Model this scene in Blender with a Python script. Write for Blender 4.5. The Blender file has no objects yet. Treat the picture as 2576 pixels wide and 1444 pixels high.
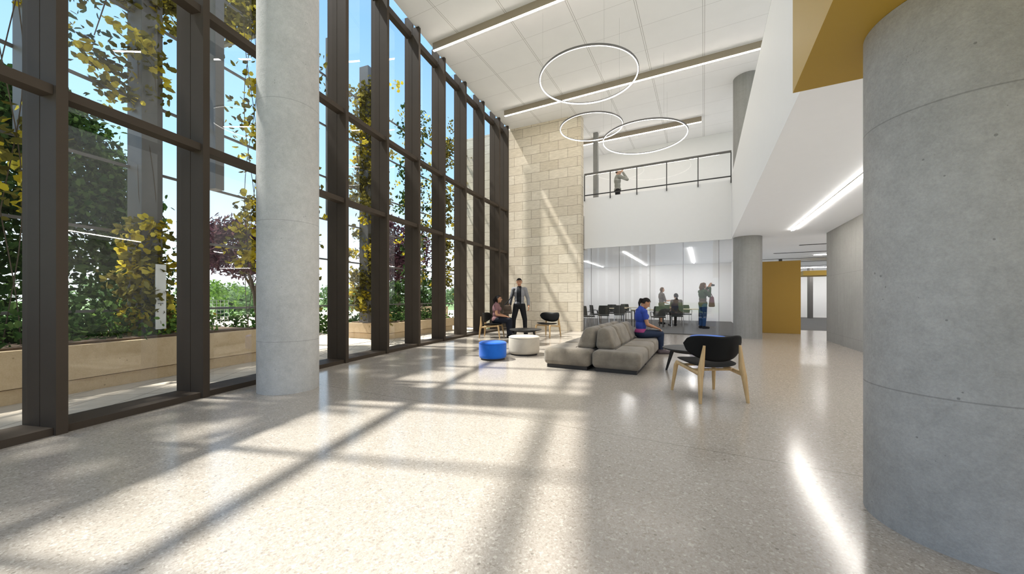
import bpy, bmesh, math, random
import numpy as np
from mathutils import Vector, Matrix, Euler

random.seed(7)
RNG = np.random.default_rng(11)
sc = bpy.context.scene
COL = sc.collection
PI = math.pi
EYE = 1.2
F_PX = 920.0
# building grid: u runs across the hall, v runs down its length; the camera stands on the grid origin
CU, SU = 0.8857, 0.4642
GROT = -math.atan2(SU, CU)
def W(u, v, z=0.0):
    return Vector((u * CU + v * SU, -u * SU + v * CU, z))

# ------------------------------------------------------------------ materials
MATS = {}
class N:
    """small node-tree writer"""
    def __init__(self, name):
        m = bpy.data.materials.new(name); m.use_nodes = True
        self.m = m; self.t = m.node_tree; self.t.nodes.clear()
        self.out = self.t.nodes.new('ShaderNodeOutputMaterial')
    def n(self, typ, **kw):
        nd = self.t.nodes.new(typ)
        for k, v in kw.items():
            if k.startswith('i_'):
                nd.inputs[k[2:].replace('_', ' ')].default_value = v
            else:
                setattr(nd, k, v)
        return nd
    def l(self, a, b):
        self.t.links.new(a, b)
    def math(self, op, a, b=None):
        nd = self.t.nodes.new('ShaderNodeMath'); nd.operation = op
        for i, x in enumerate((a, b)):
            if x is None: continue
            if isinstance(x, (int, float)): nd.inputs[i].default_value = x
            else: self.l(x, nd.inputs[i])
        return nd.outputs[0]
    def ramp(self, fac, stops, interp='LINEAR'):
        nd = self.t.nodes.new('ShaderNodeValToRGB'); cr = nd.color_ramp; cr.interpolation = interp
        while len(cr.elements) < len(stops): cr.elements.new(0.5)
        for e, (p, c) in zip(cr.elements, stops):
            e.position = p; e.color = (*c, 1) if len(c) == 3 else c
        self.l(fac, nd.inputs[0])
        return nd.outputs[0]
    def mix(self, fac, a, b, typ='MIX'):
        nd = self.t.nodes.new('ShaderNodeMix'); nd.data_type = 'RGBA'; nd.blend_type = typ
        for s, x in ((nd.inputs[0], fac), (nd.inputs[6], a), (nd.inputs[7], b)):
            if isinstance(x, (int, float)): s.default_value = x
            elif isinstance(x, tuple): s.default_value = (*x, 1) if len(x) == 3 else x
            else: self.l(x, s)
        return nd.outputs[2]
    def coord(self, kind='Object', rot=0.0, scale=(1, 1, 1)):
        tc = self.t.nodes.new('ShaderNodeTexCoord')
        mp = self.t.nodes.new('ShaderNodeMapping')
        mp.inputs['Rotation'].default_value = (0, 0, rot)
        mp.inputs['Scale'].default_value = scale
        self.l(tc.outputs[kind], mp.inputs[0])
        return mp.outputs[0]
    def noise(self, vec, scale, detail=4, rough=0.55):
        nd = self.n('ShaderNodeTexNoise'); nd.inputs['Scale'].default_value = scale
        nd.inputs['Detail'].default_value = detail; nd.inputs['Roughness'].default_value = rough
        if vec is not None: self.l(vec, nd.inputs['Vector'])
        return nd.outputs[0]
    def bsdf(self, color, rough=0.5, metal=0.0, spec=0.5, bump=None, bstr=0.2, bdist=0.01, sheen=0.0, emit=None, estr=0.0, coat=0.0):
        b = self.n('ShaderNodeBsdfPrincipled')
        if isinstance(color, tuple): b.inputs['Base Color'].default_value = (*color, 1)
        else: self.l(color, b.inputs['Base Color'])
        if isinstance(rough, (int, float)): b.inputs['Roughness'].default_value = rough
        else: self.l(rough, b.inputs['Roughness'])
        b.inputs['Metallic'].default_value = metal
        b.inputs['Specular IOR Level'].default_value = spec
        b.inputs['Sheen Weight'].default_value = sheen
        b.inputs['Coat Weight'].default_value = coat
        if emit:
            b.inputs['Emission Color'].default_value = (*emit, 1); b.inputs['Emission Strength'].default_value = estr
        if bump is not None:
            bn = self.n('ShaderNodeBump'); bn.inputs['Strength'].default_value = bstr; bn.inputs['Distance'].default_value = bdist
            self.l(bump, bn.inputs['Height']); self.l(bn.outputs[0], b.inputs['Normal'])
        self.l(b.outputs[0], self.out.inputs[0])
        return self.m

def plain(name, color, rough=0.5, metal=0.0, spec=0.5, var=0.06, scale=6.0, **kw):
    k = N(name); co = k.coord()
    nz = k.noise(co, scale)
    c = k.mix(nz, tuple(x * (1 - var) for x in color), tuple(min(1, x * (1 + var)) for x in color))
    MATS[name] = k.bsdf(c, rough, metal, spec, **kw)
    return MATS[name]

def concrete(name, lo, hi, pits=True, courses=None, board=False, pscale=1.0):
    k = N(name); co = k.coord()
    n1 = k.noise(co, 1.3, 6, 0.6); n2 = k.noise(co, 14, 5, 0.65)
    n3 = k.noise(co, 75, 3, 0.7)
    f = k.math('ADD', k.math('ADD', k.math('MULTIPLY', n1, 0.42), k.math('MULTIPLY', n2, 0.28)), k.math('MULTIPLY', n3, 0.30))
    col = k.ramp(f, [(0.36, lo), (0.64, hi)])
    bump = n2
    if pits:
        v = k.n('ShaderNodeTexVoronoi'); v.inputs['Scale'].default_value = 26 * pscale
        k.l(co, v.inputs['Vector'])
        sel = k.noise(co, 5, 2)
        rad = k.math('MULTIPLY', k.math('MAXIMUM', k.math('SUBTRACT', sel, 0.52), 0.0), 0.75)
        pit = k.math('LESS_THAN', v.outputs['Distance'], rad)
        col = k.mix(k.math('MULTIPLY', pit, 0.6), col, tuple(x * 0.45 for x in lo))
        v2 = k.n('ShaderNodeTexVoronoi'); v2.inputs['Scale'].default_value = 95 * pscale
        k.l(co, v2.inputs['Vector'])
        s2 = k.noise(co, 3.1, 3)
        p2 = k.math('LESS_THAN', v2.outputs['Distance'], k.math('MULTIPLY', k.math('MAXIMUM', k.math('SUBTRACT', s2, 0.5), 0.0), 0.9))
        col = k.mix(k.math('MULTIPLY', p2, 0.35), col, tuple(x * 0.5 for x in lo))
        bump = k.math('SUBTRACT', n2, pit)
    if board:
        mp = k.n('ShaderNodeMapping'); mp.inputs['Scale'].default_value = (9, 9, 0.25)
        k.l(co, mp.inputs[0]); nb = k.noise(mp.outputs[0], 2.2, 3)
        col = k.mix(0.35, col, k.ramp(nb, [(0.3, lo), (0.7, hi)]))
    if courses:
        sp = k.n('ShaderNodeSeparateXYZ'); k.l(co, sp.inputs[0])
        z = k.math('ADD', sp.outputs[2], courses[1])
        md = k.math('ABSOLUTE', k.math('SUBTRACT', k.math('MODULO', z, courses[0]), courses[0] / 2))
        ln = k.math('LESS_THAN', md, 0.0035)
        col = k.mix(k.math('MULTIPLY', ln, 0.45), col, tuple(x * 0.45 for x in lo))
    MATS[name] = k.bsdf(col, 0.75, 0, 0.25, bump=k.math('ADD', bump, k.math('MULTIPLY', n3, 0.8)), bstr=0.4, bdist=0.006)
    return MATS[name]

def terrazzo():
    k = N('terrazzo'); co = k.coord()
    v = k.n('ShaderNodeTexVoronoi'); v.inputs['Scale'].default_value = 78; k.l(co, v.inputs['Vector'])
    sp = k.n('ShaderNodeSeparateColor'); k.l(v.outputs['Color'], sp.inputs[0])
    chip = k.ramp(sp.outputs[0], [(0.0, (0.25, 0.225, 0.20)), (0.10, (0.36, 0.335, 0.305)), (0.5, (0.40, 0.375, 0.345)), (0.8, (0.44, 0.415, 0.385)), (0.94, (0.60, 0.575, 0.54))], 'CONSTANT')
    v2 = k.n('ShaderNodeTexVoronoi'); v2.inputs['Scale'].default_value = 150; k.l(co, v2.inputs['Vector'])
    sp2 = k.n('ShaderNodeSeparateColor'); k.l(v2.outputs['Color'], sp2.inputs[0])
    grit = k.ramp(sp2.outputs[1], [(0.0, (0.28, 0.255, 0.23)), (0.25, (0.375, 0.35, 0.32)), (0.75, (0.42, 0.395, 0.365)), (0.95, (0.56, 0.535, 0.50))], 'CONSTANT')
    col = k.mix(0.5, chip, grit)
    v3 = k.n('ShaderNodeTexVoronoi'); v3.inputs['Scale'].default_value = 9; k.l(co, v3.inputs['Vector'])
    dark = k.math('LESS_THAN', v3.outputs['Distance'], 0.07)
    col = k.mix(k.math('MULTIPLY', dark, 0.6), col, (0.10, 0.085, 0.07))
    big = k.noise(co, 0.6, 3)
    col = k.mix(k.math('MULTIPLY', big, 0.18), col, (0.34, 0.31, 0.28))
    g = k.coord('Object', -GROT)
    s3 = k.n('ShaderNodeSeparateXYZ'); k.l(g, s3.inputs[0])
    def lines(o, off, per, w):
        a = k.math('ADD', o, 400 * per - off + per / 2)
        return k.math('LESS_THAN', k.math('ABSOLUTE', k.math('SUBTRACT', k.math('MODULO', a, per), per / 2)), w)
    jl = lines(s3.outputs[1], 3.29, 4.87, 0.004)
    col = k.mix(k.math('MULTIPLY', jl, 0.6), col, (0.10, 0.085, 0.07))
    col = k.mix(1.0, col, (0.96, 0.925, 0.875), 'MULTIPLY')
    rn = k.noise(co, 40, 2)
    rough = k.math('ADD', k.math('MULTIPLY', rn, 0.10), 0.13)
    MATS['terrazzo'] = k.bsdf(col, rough, 0, 0.55, bump=rn, bstr=0.03, bdist=0.002)

def ceiling_panels():
    k = N('ceiling_panel'); g = k.coord('Object', -GROT)
    s3 = k.n('ShaderNodeSeparateXYZ'); k.l(g, s3.inputs[0])
    def dist(o, off, per):
        a = k.math('ADD', o, 400 * per - off + per / 2)
        return k.math('ABSOLUTE', k.math('SUBTRACT', k.math('MODULO', a, per), per / 2))
    du = dist(s3.outputs[0], 0.0, 1.4); dv = dist(s3.outputs[1], 7.72, 0.9675)
    wide = k.math('MULTIPLY', k.math('LESS_THAN', k.math('ABSOLUTE', k.math('SUBTRACT', du, 0.022)), 0.006), 1.0)
    thin = k.math('LESS_THAN', dv, 0.005)
    line = k.math('MAXIMUM', wide, k.math('MULTIPLY', thin, 0.6))
    nz = k.noise(g, 2.2, 5)
    base = k.mix(nz, (0.76, 0.755, 0.742), (0.82, 0.815, 0.80))
    col = k.mix(k.math('MULTIPLY', line, 0.85), base, (0.36, 0.345, 0.32))
    MATS['ceiling_panel'] = k.bsdf(col, 0.7, 0, 0.2)

def stone_blocks():
    k = N('stone_block'); co = k.coord()
    sp = k.n('ShaderNodeSeparateXYZ'); k.l(co, sp.inputs[0])
    cb = k.n('ShaderNodeCombineXYZ'); k.l(k.math('ADD', sp.outputs[0], sp.outputs[1]), cb.inputs[0]); k.l(sp.outputs[2], cb.inputs[1])
    br = k.n('ShaderNodeTexBrick'); k.l(cb.outputs[0], br.inputs['Vector'])
    br.offset = 0.5; br.squash = 1.0
    br.inputs['Color1'].default_value = (0.68, 0.60, 0.475, 1); br.inputs['Color2'].default_value = (0.80, 0.725, 0.60, 1)
    br.inputs['Mortar'].default_value = (0.27, 0.225, 0.165, 1)
    br.inputs['Scale'].default_value = 1.0; br.inputs['Mortar Size'].default_value = 0.006
    br.inputs['Mortar Smooth'].default_value = 0.1; br.inputs['Bias'].default_value = 0.0
    br.inputs['Brick Width'].default_value = 0.74; br.inputs['Row Height'].default_value = 0.362
    mp = k.n('ShaderNodeMapping'); mp.inputs['Scale'].default_value = (1.5, 1.5, 9); k.l(co, mp.inputs[0])
    st = k.noise(mp.outputs[0], 3.0, 6, 0.65)
    col = k.mix(0.7, br.outputs[0], k.ramp(st, [(0.3, (0.62, 0.60, 0.56)), (0.7, (1.0, 1.0, 1.0))]), 'MULTIPLY')
    h = k.math('SUBTRACT', k.math('MULTIPLY', st, 0.5), br.outputs['Fac'])
    MATS['stone_block'] = k.bsdf(col, 0.8, 0, 0.25, bump=h, bstr=0.5, bdist=0.006)

def glass(name, tint=(0.93, 0.965, 0.95), refl=1.0, ior=1.5):
    k = N(name)
    tr = k.n('ShaderNodeBsdfTransparent'); tr.inputs[0].default_value = (*tint, 1)
    gl = k.n('ShaderNodeBsdfGlossy'); gl.inputs['Color'].default_value = (1, 1, 1, 1); gl.inputs['Roughness'].default_value = 0.0
    lw = k.n('ShaderNodeLayerWeight'); lw.inputs['Blend'].default_value = 0.5
    c = k.math('POWER', lw.outputs['Facing'], 4.0)
    fac = k.math('MULTIPLY', k.math('ADD', k.math('MULTIPLY', c, 0.9), 0.085), refl)
    mx = k.n('ShaderNodeMixShader'); k.l(fac, mx.inputs[0]); k.l(tr.outputs[0], mx.inputs[1]); k.l(gl.outputs[0], mx.inputs[2])
    k.l(mx.outputs[0], k.out.inputs[0]); MATS[name] = k.m

def emitter(name, col, strength):
    k = N(name); e = k.n('ShaderNodeEmission'); e.inputs[0].default_value = (*col, 1); e.inputs[1].default_value = strength
    k.l(e.outputs[0], k.out.inputs[0]); MATS[name] = k.m

def leafmat(name, stops, trans=0.35):
    k = N(name); g = k.n('ShaderNodeNewGeometry')
    col = k.ramp(g.outputs['Random Per Island'], stops)
    d = k.n('ShaderNodeBsdfDiffuse'); k.l(col, d.inputs[0])
    t = k.n('ShaderNodeBsdfTranslucent'); k.l(col, t.inputs[0])
    mx = k.n('ShaderNodeMixShader'); mx.inputs[0].default_value = trans
    k.l(d.outputs[0], mx.inputs[1]); k.l(t.outputs[0], mx.inputs[2]); k.l(mx.outputs[0], k.out.inputs[0]); MATS[name] = k.m

def wood(name, a, b, sc_=(30, 30, 3)):
    k = N(name); co = k.coord('Object', 0, sc_); nz = k.noise(co, 1.6, 5, 0.6)
    MATS[name] = k.bsdf(k.ramp(nz, [(0.3, a), (0.7, b)]), 0.42, 0, 0.4)

def fabric(name, lo, hi, scale=160, big=3.0):
    k = N(name); co = k.coord(); a = k.noise(co, scale, 2); b = k.noise(co, big, 4)
    f = k.math('ADD', k.math('MULTIPLY', a, 0.45), k.math('MULTIPLY', b, 0.55))
    MATS[name] = k.bsdf(k.ramp(f, [(0.35, lo), (0.65, hi)]), 0.9, 0, 0.15, bump=a, bstr=0.15, bdist=0.003, sheen=0.2)

plain('white_wall', (0.90, 0.90, 0.90), 0.6, var=0.015)
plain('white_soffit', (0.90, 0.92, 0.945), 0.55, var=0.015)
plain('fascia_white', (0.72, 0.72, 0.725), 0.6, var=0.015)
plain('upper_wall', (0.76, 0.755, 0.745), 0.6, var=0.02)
plain('bronze_metal', (0.058, 0.045, 0.034), 0.6, 0.0, 0.12, var=0.10, scale=3)
plain('dark_metal', (0.035, 0.034, 0.034), 0.4, 0.4)
plain('grey_metal', (0.12, 0.115, 0.11), 0.45, 0.3)
plain('grey_post', (0.135, 0.128, 0.122), 0.5, 0.0, var=0.1)
plain('chrome', (0.62, 0.62, 0.63), 0.2, 1.0)
plain('channel_bronze', (0.30, 0.25, 0.19), 0.5)
plain('yellow_paint', (0.36, 0.225, 0.026), 0.5, var=0.04, scale=2)
plain('yellow_panel', (0.27, 0.155, 0.016), 0.55, var=0.05, scale=2)
plain('black_shell', (0.006, 0.006, 0.006), 0.5, spec=0.15)
plain('black_table', (0.014, 0.013, 0.012), 0.5)
plain('plinth', (0.022, 0.018, 0.015), 0.6)
plain('soil', (0.10, 0.065, 0.04), 0.95, var=0.4, scale=30)
plain('conduit', (0.03, 0.03, 0.03), 0.6)
plain('table_laminate', (0.50, 0.43, 0.30), 0.35)
plain('paper_white', (0.82, 0.82, 0.80), 0.6)
plain('ink', (0.25, 0.26, 0.28), 0.6)
plain('bark', (0.09, 0.065, 0.045), 0.9, var=0.4, scale=20)
plain('grass_far', (0.16, 0.24, 0.09), 0.95, var=0.35, scale=0.3)
k_ = None
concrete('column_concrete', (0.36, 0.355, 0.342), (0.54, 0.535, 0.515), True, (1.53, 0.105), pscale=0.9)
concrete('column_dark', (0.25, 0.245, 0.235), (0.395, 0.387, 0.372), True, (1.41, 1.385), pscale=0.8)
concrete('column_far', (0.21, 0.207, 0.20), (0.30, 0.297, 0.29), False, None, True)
concrete('board_concrete', (0.24, 0.235, 0.225), (0.335, 0.33, 0.315), False, (1.6, 0.55), True)
concrete('planter_concrete', (0.52, 0.385, 0.235), (0.68, 0.53, 0.35), True, None, pscale=0.5)
terrazzo(); ceiling_panels(); stone_blocks()
glass('facade_glass', (0.94, 0.965, 0.955), 1.0)
glass('partition_glass', (0.95, 0.96, 0.965), 0.65)
glass('railing_glass', (0.985, 0.99, 0.99), 0.4)
emitter('lamp_white', (1.0, 0.92, 0.80), 26.0)
emitter('lamp_ring', (1.0, 0.95, 0.87), 3.2)
emitter('lamp_soffit', (1.0, 0.95, 0.88), 42.0)
emitter('lamp_room', (1.0, 0.96, 0.92), 25.0)
leafmat('leaf_dark', [(0.0, (0.016, 0.035, 0.010)), (0.55, (0.035, 0.075, 0.02)), (1.0, (0.10, 0.16, 0.045))], 0.25)
leafmat('leaf_blue', [(0.0, (0.03, 0.06, 0.04)), (1.0, (0.10, 0.17, 0.10))])
leafmat('leaf_olive', [(0.0, (0.07, 0.06, 0.012)), (0.6, (0.16, 0.14, 0.03)), (1.0, (0.26, 0.22, 0.05))])
leafmat('leaf_bright', [(0.0, (0.06, 0.13, 0.02)), (1.0, (0.22, 0.36, 0.07))])
leafmat('leaf_purple', [(0.0, (0.03, 0.012, 0.018)), (0.7, (0.09, 0.04, 0.055)), (1.0, (0.20, 0.11, 0.11))])
leafmat('leaf_far', [(0.0, (0.10, 0.16, 0.07)), (1.0, (0.25, 0.33, 0.16))])
leafmat('petal_yellow', [(0.0, (0.33, 0.24, 0.015)), (0.6, (0.62, 0.50, 0.04)), (1.0, (0.80, 0.66, 0.12))], 0.4)
wood('oak', (0.42, 0.27, 0.12), (0.58, 0.40, 0.20))
fabric('sofa_fabric', (0.125, 0.106, 0.082), (0.245, 0.212, 0.168), big=5.0)
fabric('pouf_beige', (0.40, 0.355, 0.29), (0.52, 0.47, 0.39))
fabric('pouf_blue', (0.008, 0.085, 0.40), (0.014, 0.13, 0.55))
plain('seat_black', (0.008, 0.008, 0.008), 0.8, spec=0.1)
fabric('carpet', (0.022, 0.020, 0.017), (0.042, 0.039, 0.034), 60, 2)
fabric('chair_grey', (0.035, 0.036, 0.033), (0.06, 0.062, 0.058))
for nm, c in dict(skin=(0.42, 0.22, 0.13), skin_pale=(0.55, 0.33, 0.23), hair_black=(0.012, 0.009, 0.008), hair_brown=(0.10, 0.055, 0.025),
                  shirt_blue=(0.032, 0.06, 0.29), hem_pink=(0.30, 0.05, 0.16), jeans=(0.017, 0.027, 0.055), skirt_navy=(0.008, 0.01, 0.018), jacket_grey=(0.22, 0.22, 0.23), tee_black=(0.012, 0.013, 0.017),
                  trousers_black=(0.010, 0.010, 0.012), shirt_mauve=(0.22, 0.115, 0.12), shirt_grey=(0.26, 0.26, 0.23), coat_brown=(0.085, 0.065, 0.045),
                  vest_green=(0.035, 0.06, 0.025), shirt_taupe=(0.11, 0.09, 0.075), bag_maroon=(0.13, 0.035, 0.045), bag_brown=(0.10, 0.075, 0.055),
                  eye_dark=(0.015, 0.01, 0.01), lips=(0.35, 0.11, 0.09), shoe_grey=(0.09, 0.07, 0.075), jeans_blue=(0.025, 0.06, 0.14), sole_white=(0.75, 0.75, 0.75)).items():
    plain(nm, c, 0.75 if 'skin' not in nm else 0.5, spec=0.25, var=0.1, scale=25)

# paving with joints
k = N('paving'); g = k.coord('Object', -0.22)
s3 = k.n('ShaderNodeSeparateXYZ'); k.l(g, s3.inputs[0])
def _ln(o, per, w, off=0.0):
    a = k.math('ADD', o, 300 * per + off)
    return k.math('LESS_THAN', k.math('ABSOLUTE', k.math('SUBTRACT', k.math('MODULO', a, per), per / 2)), w)
jj = k.math('MAXIMUM', _ln(s3.outputs[0], 0.42, 0.005), _ln(s3.outputs[1], 1.25, 0.006))
nz = k.noise(g, 9, 5)
col = k.mix(nz, (0.46, 0.39, 0.31), (0.60, 0.53, 0.44)); col = k.mix(k.math('MULTIPLY', jj, 0.75), col, (0.10, 0.08, 0.06))
MATS['paving'] = k.bsdf(col, 0.85, 0, 0.2)

# ------------------------------------------------------------------ mesh helpers
class MB:
    def __init__(self): self.v = []; self.f = []
    def add(self, vs, fs):
        o = len(self.v); self.v.extend([tuple(p) for p in vs]); self.f.extend([tuple(i + o for i in q) for q in fs]); return self
    def box(self, x0, x1, y0, y1, z0, z1, M=None):
        vs = [Vector((x, y, z)) for z in (z0, z1) for x, y in ((x0, y0), (x1, y0), (x1, y1), (x0, y1))]
        if M is not None: vs = [M @ p for p in vs]
        return self.add(vs, [(3, 2, 1, 0), (4, 5, 6, 7), (0, 1, 5, 4), (1, 2, 6, 5), (2, 3, 7, 6), (3, 0, 4, 7)])
    def rbox(self, x0, x1, y0, y1, z0, z1, r=0.03, seg=3, M=None):
        bm = bmesh.new(); bmesh.ops.create_cube(bm, size=1)
        for p in bm.verts:
            p.co = Vector(((x0 + x1) / 2 + p.co.x * (x1 - x0), (y0 + y1) / 2 + p.co.y * (y1 - y0), (z0 + z1) / 2 + p.co.z * (z1 - z0)))
        bmesh.ops.bevel(bm, geom=list(bm.edges), offset=r, segments=seg, profile=0.5, affect='EDGES', clamp_overlap=True)
        return self.bm(bm, M)
    def bm(self, bm, M=None):
        bm.verts.index_update(); bm.verts.ensure_lookup_table()
        vs = [(M @ p.co) if M is not None else p.co.copy() for p in bm.verts]
        fs = [[q.index for q in f.verts] for f in bm.faces]; bm.free()
        return self.add(vs, fs)
    def prism(self, poly, z0, z1):
        n = len(poly)
        vs = [(p[0], p[1], z0) for p in poly] + [(p[0], p[1], z1) for p in poly]
        return self.add(vs, [tuple(reversed(range(n))), tuple(range(n, 2 * n))] + [(i, (i + 1) % n, n + (i + 1) % n, n + i) for i in range(n)])
    def lathe(self, prof, seg=48, M=None):
        vs, fs = [], []
        n = len(prof)
        for i in range(seg):
            a = 2 * PI * i / seg
            for r, z in prof: vs.append(Vector((r * math.cos(a), r * math.sin(a), z)))
        for i in range(seg):
            j = (i + 1) % seg
            for q in range(n - 1): fs.append((i * n + q, j * n + q, j * n + q + 1, i * n + q + 1))
        fs.append(tuple(reversed([i * n for i in range(seg)]))); fs.append(tuple(i * n + n - 1 for i in range(seg)))
        if M is not None: vs = [M @ p for p in vs]
        return self.add(vs, fs)
    def tube(self, pts, rad, seg=8, flat=1.0, closed=False):
        pts = [Vector(p) for p in pts]; n = len(pts)
        if not hasattr(rad, '__len__'): rad = [rad] * n
        vs, fs = [], []
        up = None
        for i, p in enumerate(pts):
            if closed: d = (pts[(i + 1) % n] - pts[i - 1]).normalized()
            else: d = (pts[min(i + 1, n - 1)] - pts[max(i - 1, 0)]).normalized()
            if up is None: up = Vector((0, 0, 1)) if abs(d.z) < 0.9 else Vector((1, 0, 0))
            s = d.cross(up).normalized(); t = s.cross(d).normalized(); up = t
            for q in range(seg):
                a = 2 * PI * (q + 0.5) / seg
                vs.append(p + s * math.cos(a) * rad[i] * flat + t * math.sin(a) * rad[i])
        for i in range(n if closed else n - 1):
            j = (i + 1) % n
            for q in range(seg): fs.append((i * seg + q, i * seg + (q + 1) % seg, j * seg + (q + 1) % seg, j * seg + q))
        if not closed:
            fs.append(tuple(reversed(range(seg)))); fs.append(tuple((n - 1) * seg + q for q in range(seg)))
        return self.add(vs, fs)
    def mesh(self, name):
        me = bpy.data.meshes.new(name); me.from_pydata(self.v, [], self.f); me.update()
        bm = bmesh.new(); bm.from_mesh(me); bmesh.ops.recalc_face_normals(bm, faces=bm.faces); bm.to_mesh(me); bm.free()
        return me

def link(name, me, mat, parent=None, smooth=False, loc=None, rotz=None):
    o = bpy.data.objects.new(name, me); COL.objects.link(o)
    if mat: me.materials.append(MATS[mat] if isinstance(mat, str) else mat)
    if smooth:
        for p in me.polygons: p.use_smooth = True
        if smooth != 'all':
            try: me.set_sharp_from_angle(angle=math.radians(40))
            except Exception: pass
    if parent is not None: o.parent = parent
    if loc is not None: o.location = loc
    if rotz is not None: o.rotation_euler = (0, 0, rotz)
    return o
def part(name, mb, mat, parent, smooth=False):
    return link(name, mb.mesh(name), mat, parent, smooth)
def tag(o, label=None, cat=None, group=None, kind=None):
    if label: o['label'] = label
    if cat: o['category'] = cat
    if group: o['group'] = group
    if kind: o['kind'] = kind
    return o
def thing(name, label, cat, loc=(0, 0, 0), rotz=0.0, group=None, kind=None):
    o = bpy.data.objects.new(name, None); COL.objects.link(o); o.empty_display_size = 0.1
    o.location = loc; o.rotation_euler = (0, 0, rotz)
    return tag(o, label, cat, group, kind)
def dup(root, loc, rotz, label=None, group=None):
    r = root.copy(); COL.objects.link(r); r.location = loc; r.rotation_euler = (0, 0, rotz)
    if label: r['label'] = label
    if group: r['group'] = group
    for ch in list(root.children):
        c = ch.copy(); COL.objects.link(c); c.parent = r
        for g_ in ch.children:
            d = g_.copy(); COL.objects.link(d); d.parent = c
    return r
def struct(name, mb, mat, label=None, loc=None, rotz=None, smooth=False, parent=None):
    o = link(name, mb.mesh(name), mat, parent, smooth, loc, rotz)
    if parent is None: tag(o, label, None, None, 'structure')
    return o
def ubox(mb, u0, u1, v0, v1, z0, z1):
    return mb.prism([W(u0, v0), W(u1, v0), W(u1, v1), W(u0, v1)], z0, z1)
def at(px, Y, z=0.0):
    return Vector(((px - 1288) / F_PX * Y, Y, z))

# ------------------------------------------------------------------ facade curve
A2, A1, A0 = 0.01214482, 0.12732143, -4.53054442
def curve(y): return A2 * y * y + A1 * y + A0
def fpt(y, n=0.0, z=0.0):
    """point beside the facade line: n < 0 is outwards"""
    s = 2 * A2 * y + A1; c = 1 / math.hypot(1, s)
    return Vector((curve(y) + n * c, y - n * s * c, z))
def step(y, d):
    for _ in range(20):
        s = 2 * A2 * y + A1; y += d / 20 / math.hypot(1, s)
    return y
Y1 = 3.2825
FIN = [Y1]
for _ in range(4): FIN.insert(0, step(FIN[0], -1.2405))
for _ in range(9): FIN.append(step(FIN[-1], 1.2405))
if FIN[-1] > 14.2: FIN.pop()
FIN.append(14.51)
Y_END = 14.56
ROOT = -0.40
CEIL = 8.05
LOW = 3.11

# ------------------------------------------------------------------ setting: floor, ceilings, walls
ys = [-6 + i * 0.5 for i in range(42)]
ys = [y for y in ys if y < Y_END] + [Y_END]
edge_root = [fpt(y, ROOT) for y in ys]
edge_tip = [fpt(y, -0.10) for y in ys]
STA, STB = Vector((-0.08, 14.80, 0)), Vector((2.548, 13.55, 0))
sd = (STB - STA).normalized(); sn = Vector((-sd.y, sd.x, 0))     # sn points to the back
STO = STA - sd * 2.4
poly = [tuple(p[:2]) for p in edge_root] + [tuple(STA[:2]), tuple((STB + sn * 0.2)[:2])] + [tuple(W(-4.03, 14.0)[:2]), tuple(W(-7.6, 14.2)[:2]), tuple(W(-7.6, 31)[:2]), tuple(W(17, 31)[:2]), tuple(W(17, -6)[:2])]
struct('floor', MB().prism(poly, -0.2, 0.0), 'terrazzo', 'polished beige terrazzo floor')
poly = [tuple(p[:2]) for p in edge_tip] + [tuple(STA[:2]), tuple(W(-7.6, 13.6)[:2]), tuple(W(-7.6, 31)[:2]), tuple(W(17, 31)[:2]), tuple(W(17, -2.4)[:2])]
poly = [p for p in poly if not (p[1] < -0.9 and p[0] < 0)]
struct('ceiling', MB().prism(poly, CEIL, CEIL + 0.3), 'ceiling_panel', 'white panelled high ceiling')
# lower ceiling block: white soffit, fascia and balcony front in one slab
UF, VB = 0.787, 13.58
slab = [W(UF, -2.4), W(UF, VB), W(-4.02, VB), W(-4.02, 14.05), W(-7.55, 14.05), W(-7.55, 31), W(16.9, 31), W(16.9, -2.4)]
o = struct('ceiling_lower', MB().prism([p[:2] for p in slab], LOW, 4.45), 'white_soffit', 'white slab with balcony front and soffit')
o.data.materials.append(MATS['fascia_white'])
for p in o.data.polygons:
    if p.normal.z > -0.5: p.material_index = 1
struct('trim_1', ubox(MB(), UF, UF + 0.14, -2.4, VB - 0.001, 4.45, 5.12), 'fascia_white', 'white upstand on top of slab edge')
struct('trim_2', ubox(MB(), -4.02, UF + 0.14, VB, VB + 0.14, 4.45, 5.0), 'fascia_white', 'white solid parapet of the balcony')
mb = MB(); M = Matrix(((sd.x, sn.x, 0, STO.x), (sd.y, sn.y, 0, STO.y), (0, 0, 1, 0), (0, 0, 0, 1)))
o = struct('wall_back', MB().box(0, (STB - STO).length, 0, 0.40, 0, CEIL), 'stone_block', 'cream stone block wall', loc=STO, rotz=math.atan2(sd.y, sd.x))
struct('wall_left_rear', ubox(MB(), -7.6, -7.45, 14.1, 31, 0, CEIL), 'white_wall')
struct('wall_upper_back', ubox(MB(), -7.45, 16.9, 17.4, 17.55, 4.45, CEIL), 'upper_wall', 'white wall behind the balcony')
struct('wall_room_back', ubox(MB(), -7.45, 1.3, 22.4, 22.55, 0, LOW), 'white_wall', 'white wall of the meeting room')
struct('wall_room_right', ubox(MB(), 1.3, 1.42, 13.75, 22.55, 0, LOW), 'white_wall')
struct('wall_corridor_back', ubox(MB(), 1.42, 10.0, 30.0, 30.15, 0, LOW), 'white_wall')
struct('wall_corridor_right', ubox(MB(), 10.0, 10.15, 13.6, 30, 0, LOW), 'white_wall')
struct('wall_right', ubox(MB(), 3.15, 3.5, 5.6, 13.6, 0, LOW), 'board_concrete', 'grey board marked concrete wall')
struct('floor_carpet', ubox(MB(), -7.4, 1.28, VB + 0.02, 22.38, 0.0, 0.006), 'carpet', 'dark carpet of the meeting room')
struct('floor_carpet_corridor', ubox(MB(), 1.45, 9.95, 17.7, 29.9, 0.0, 0.006), 'carpet')

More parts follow.
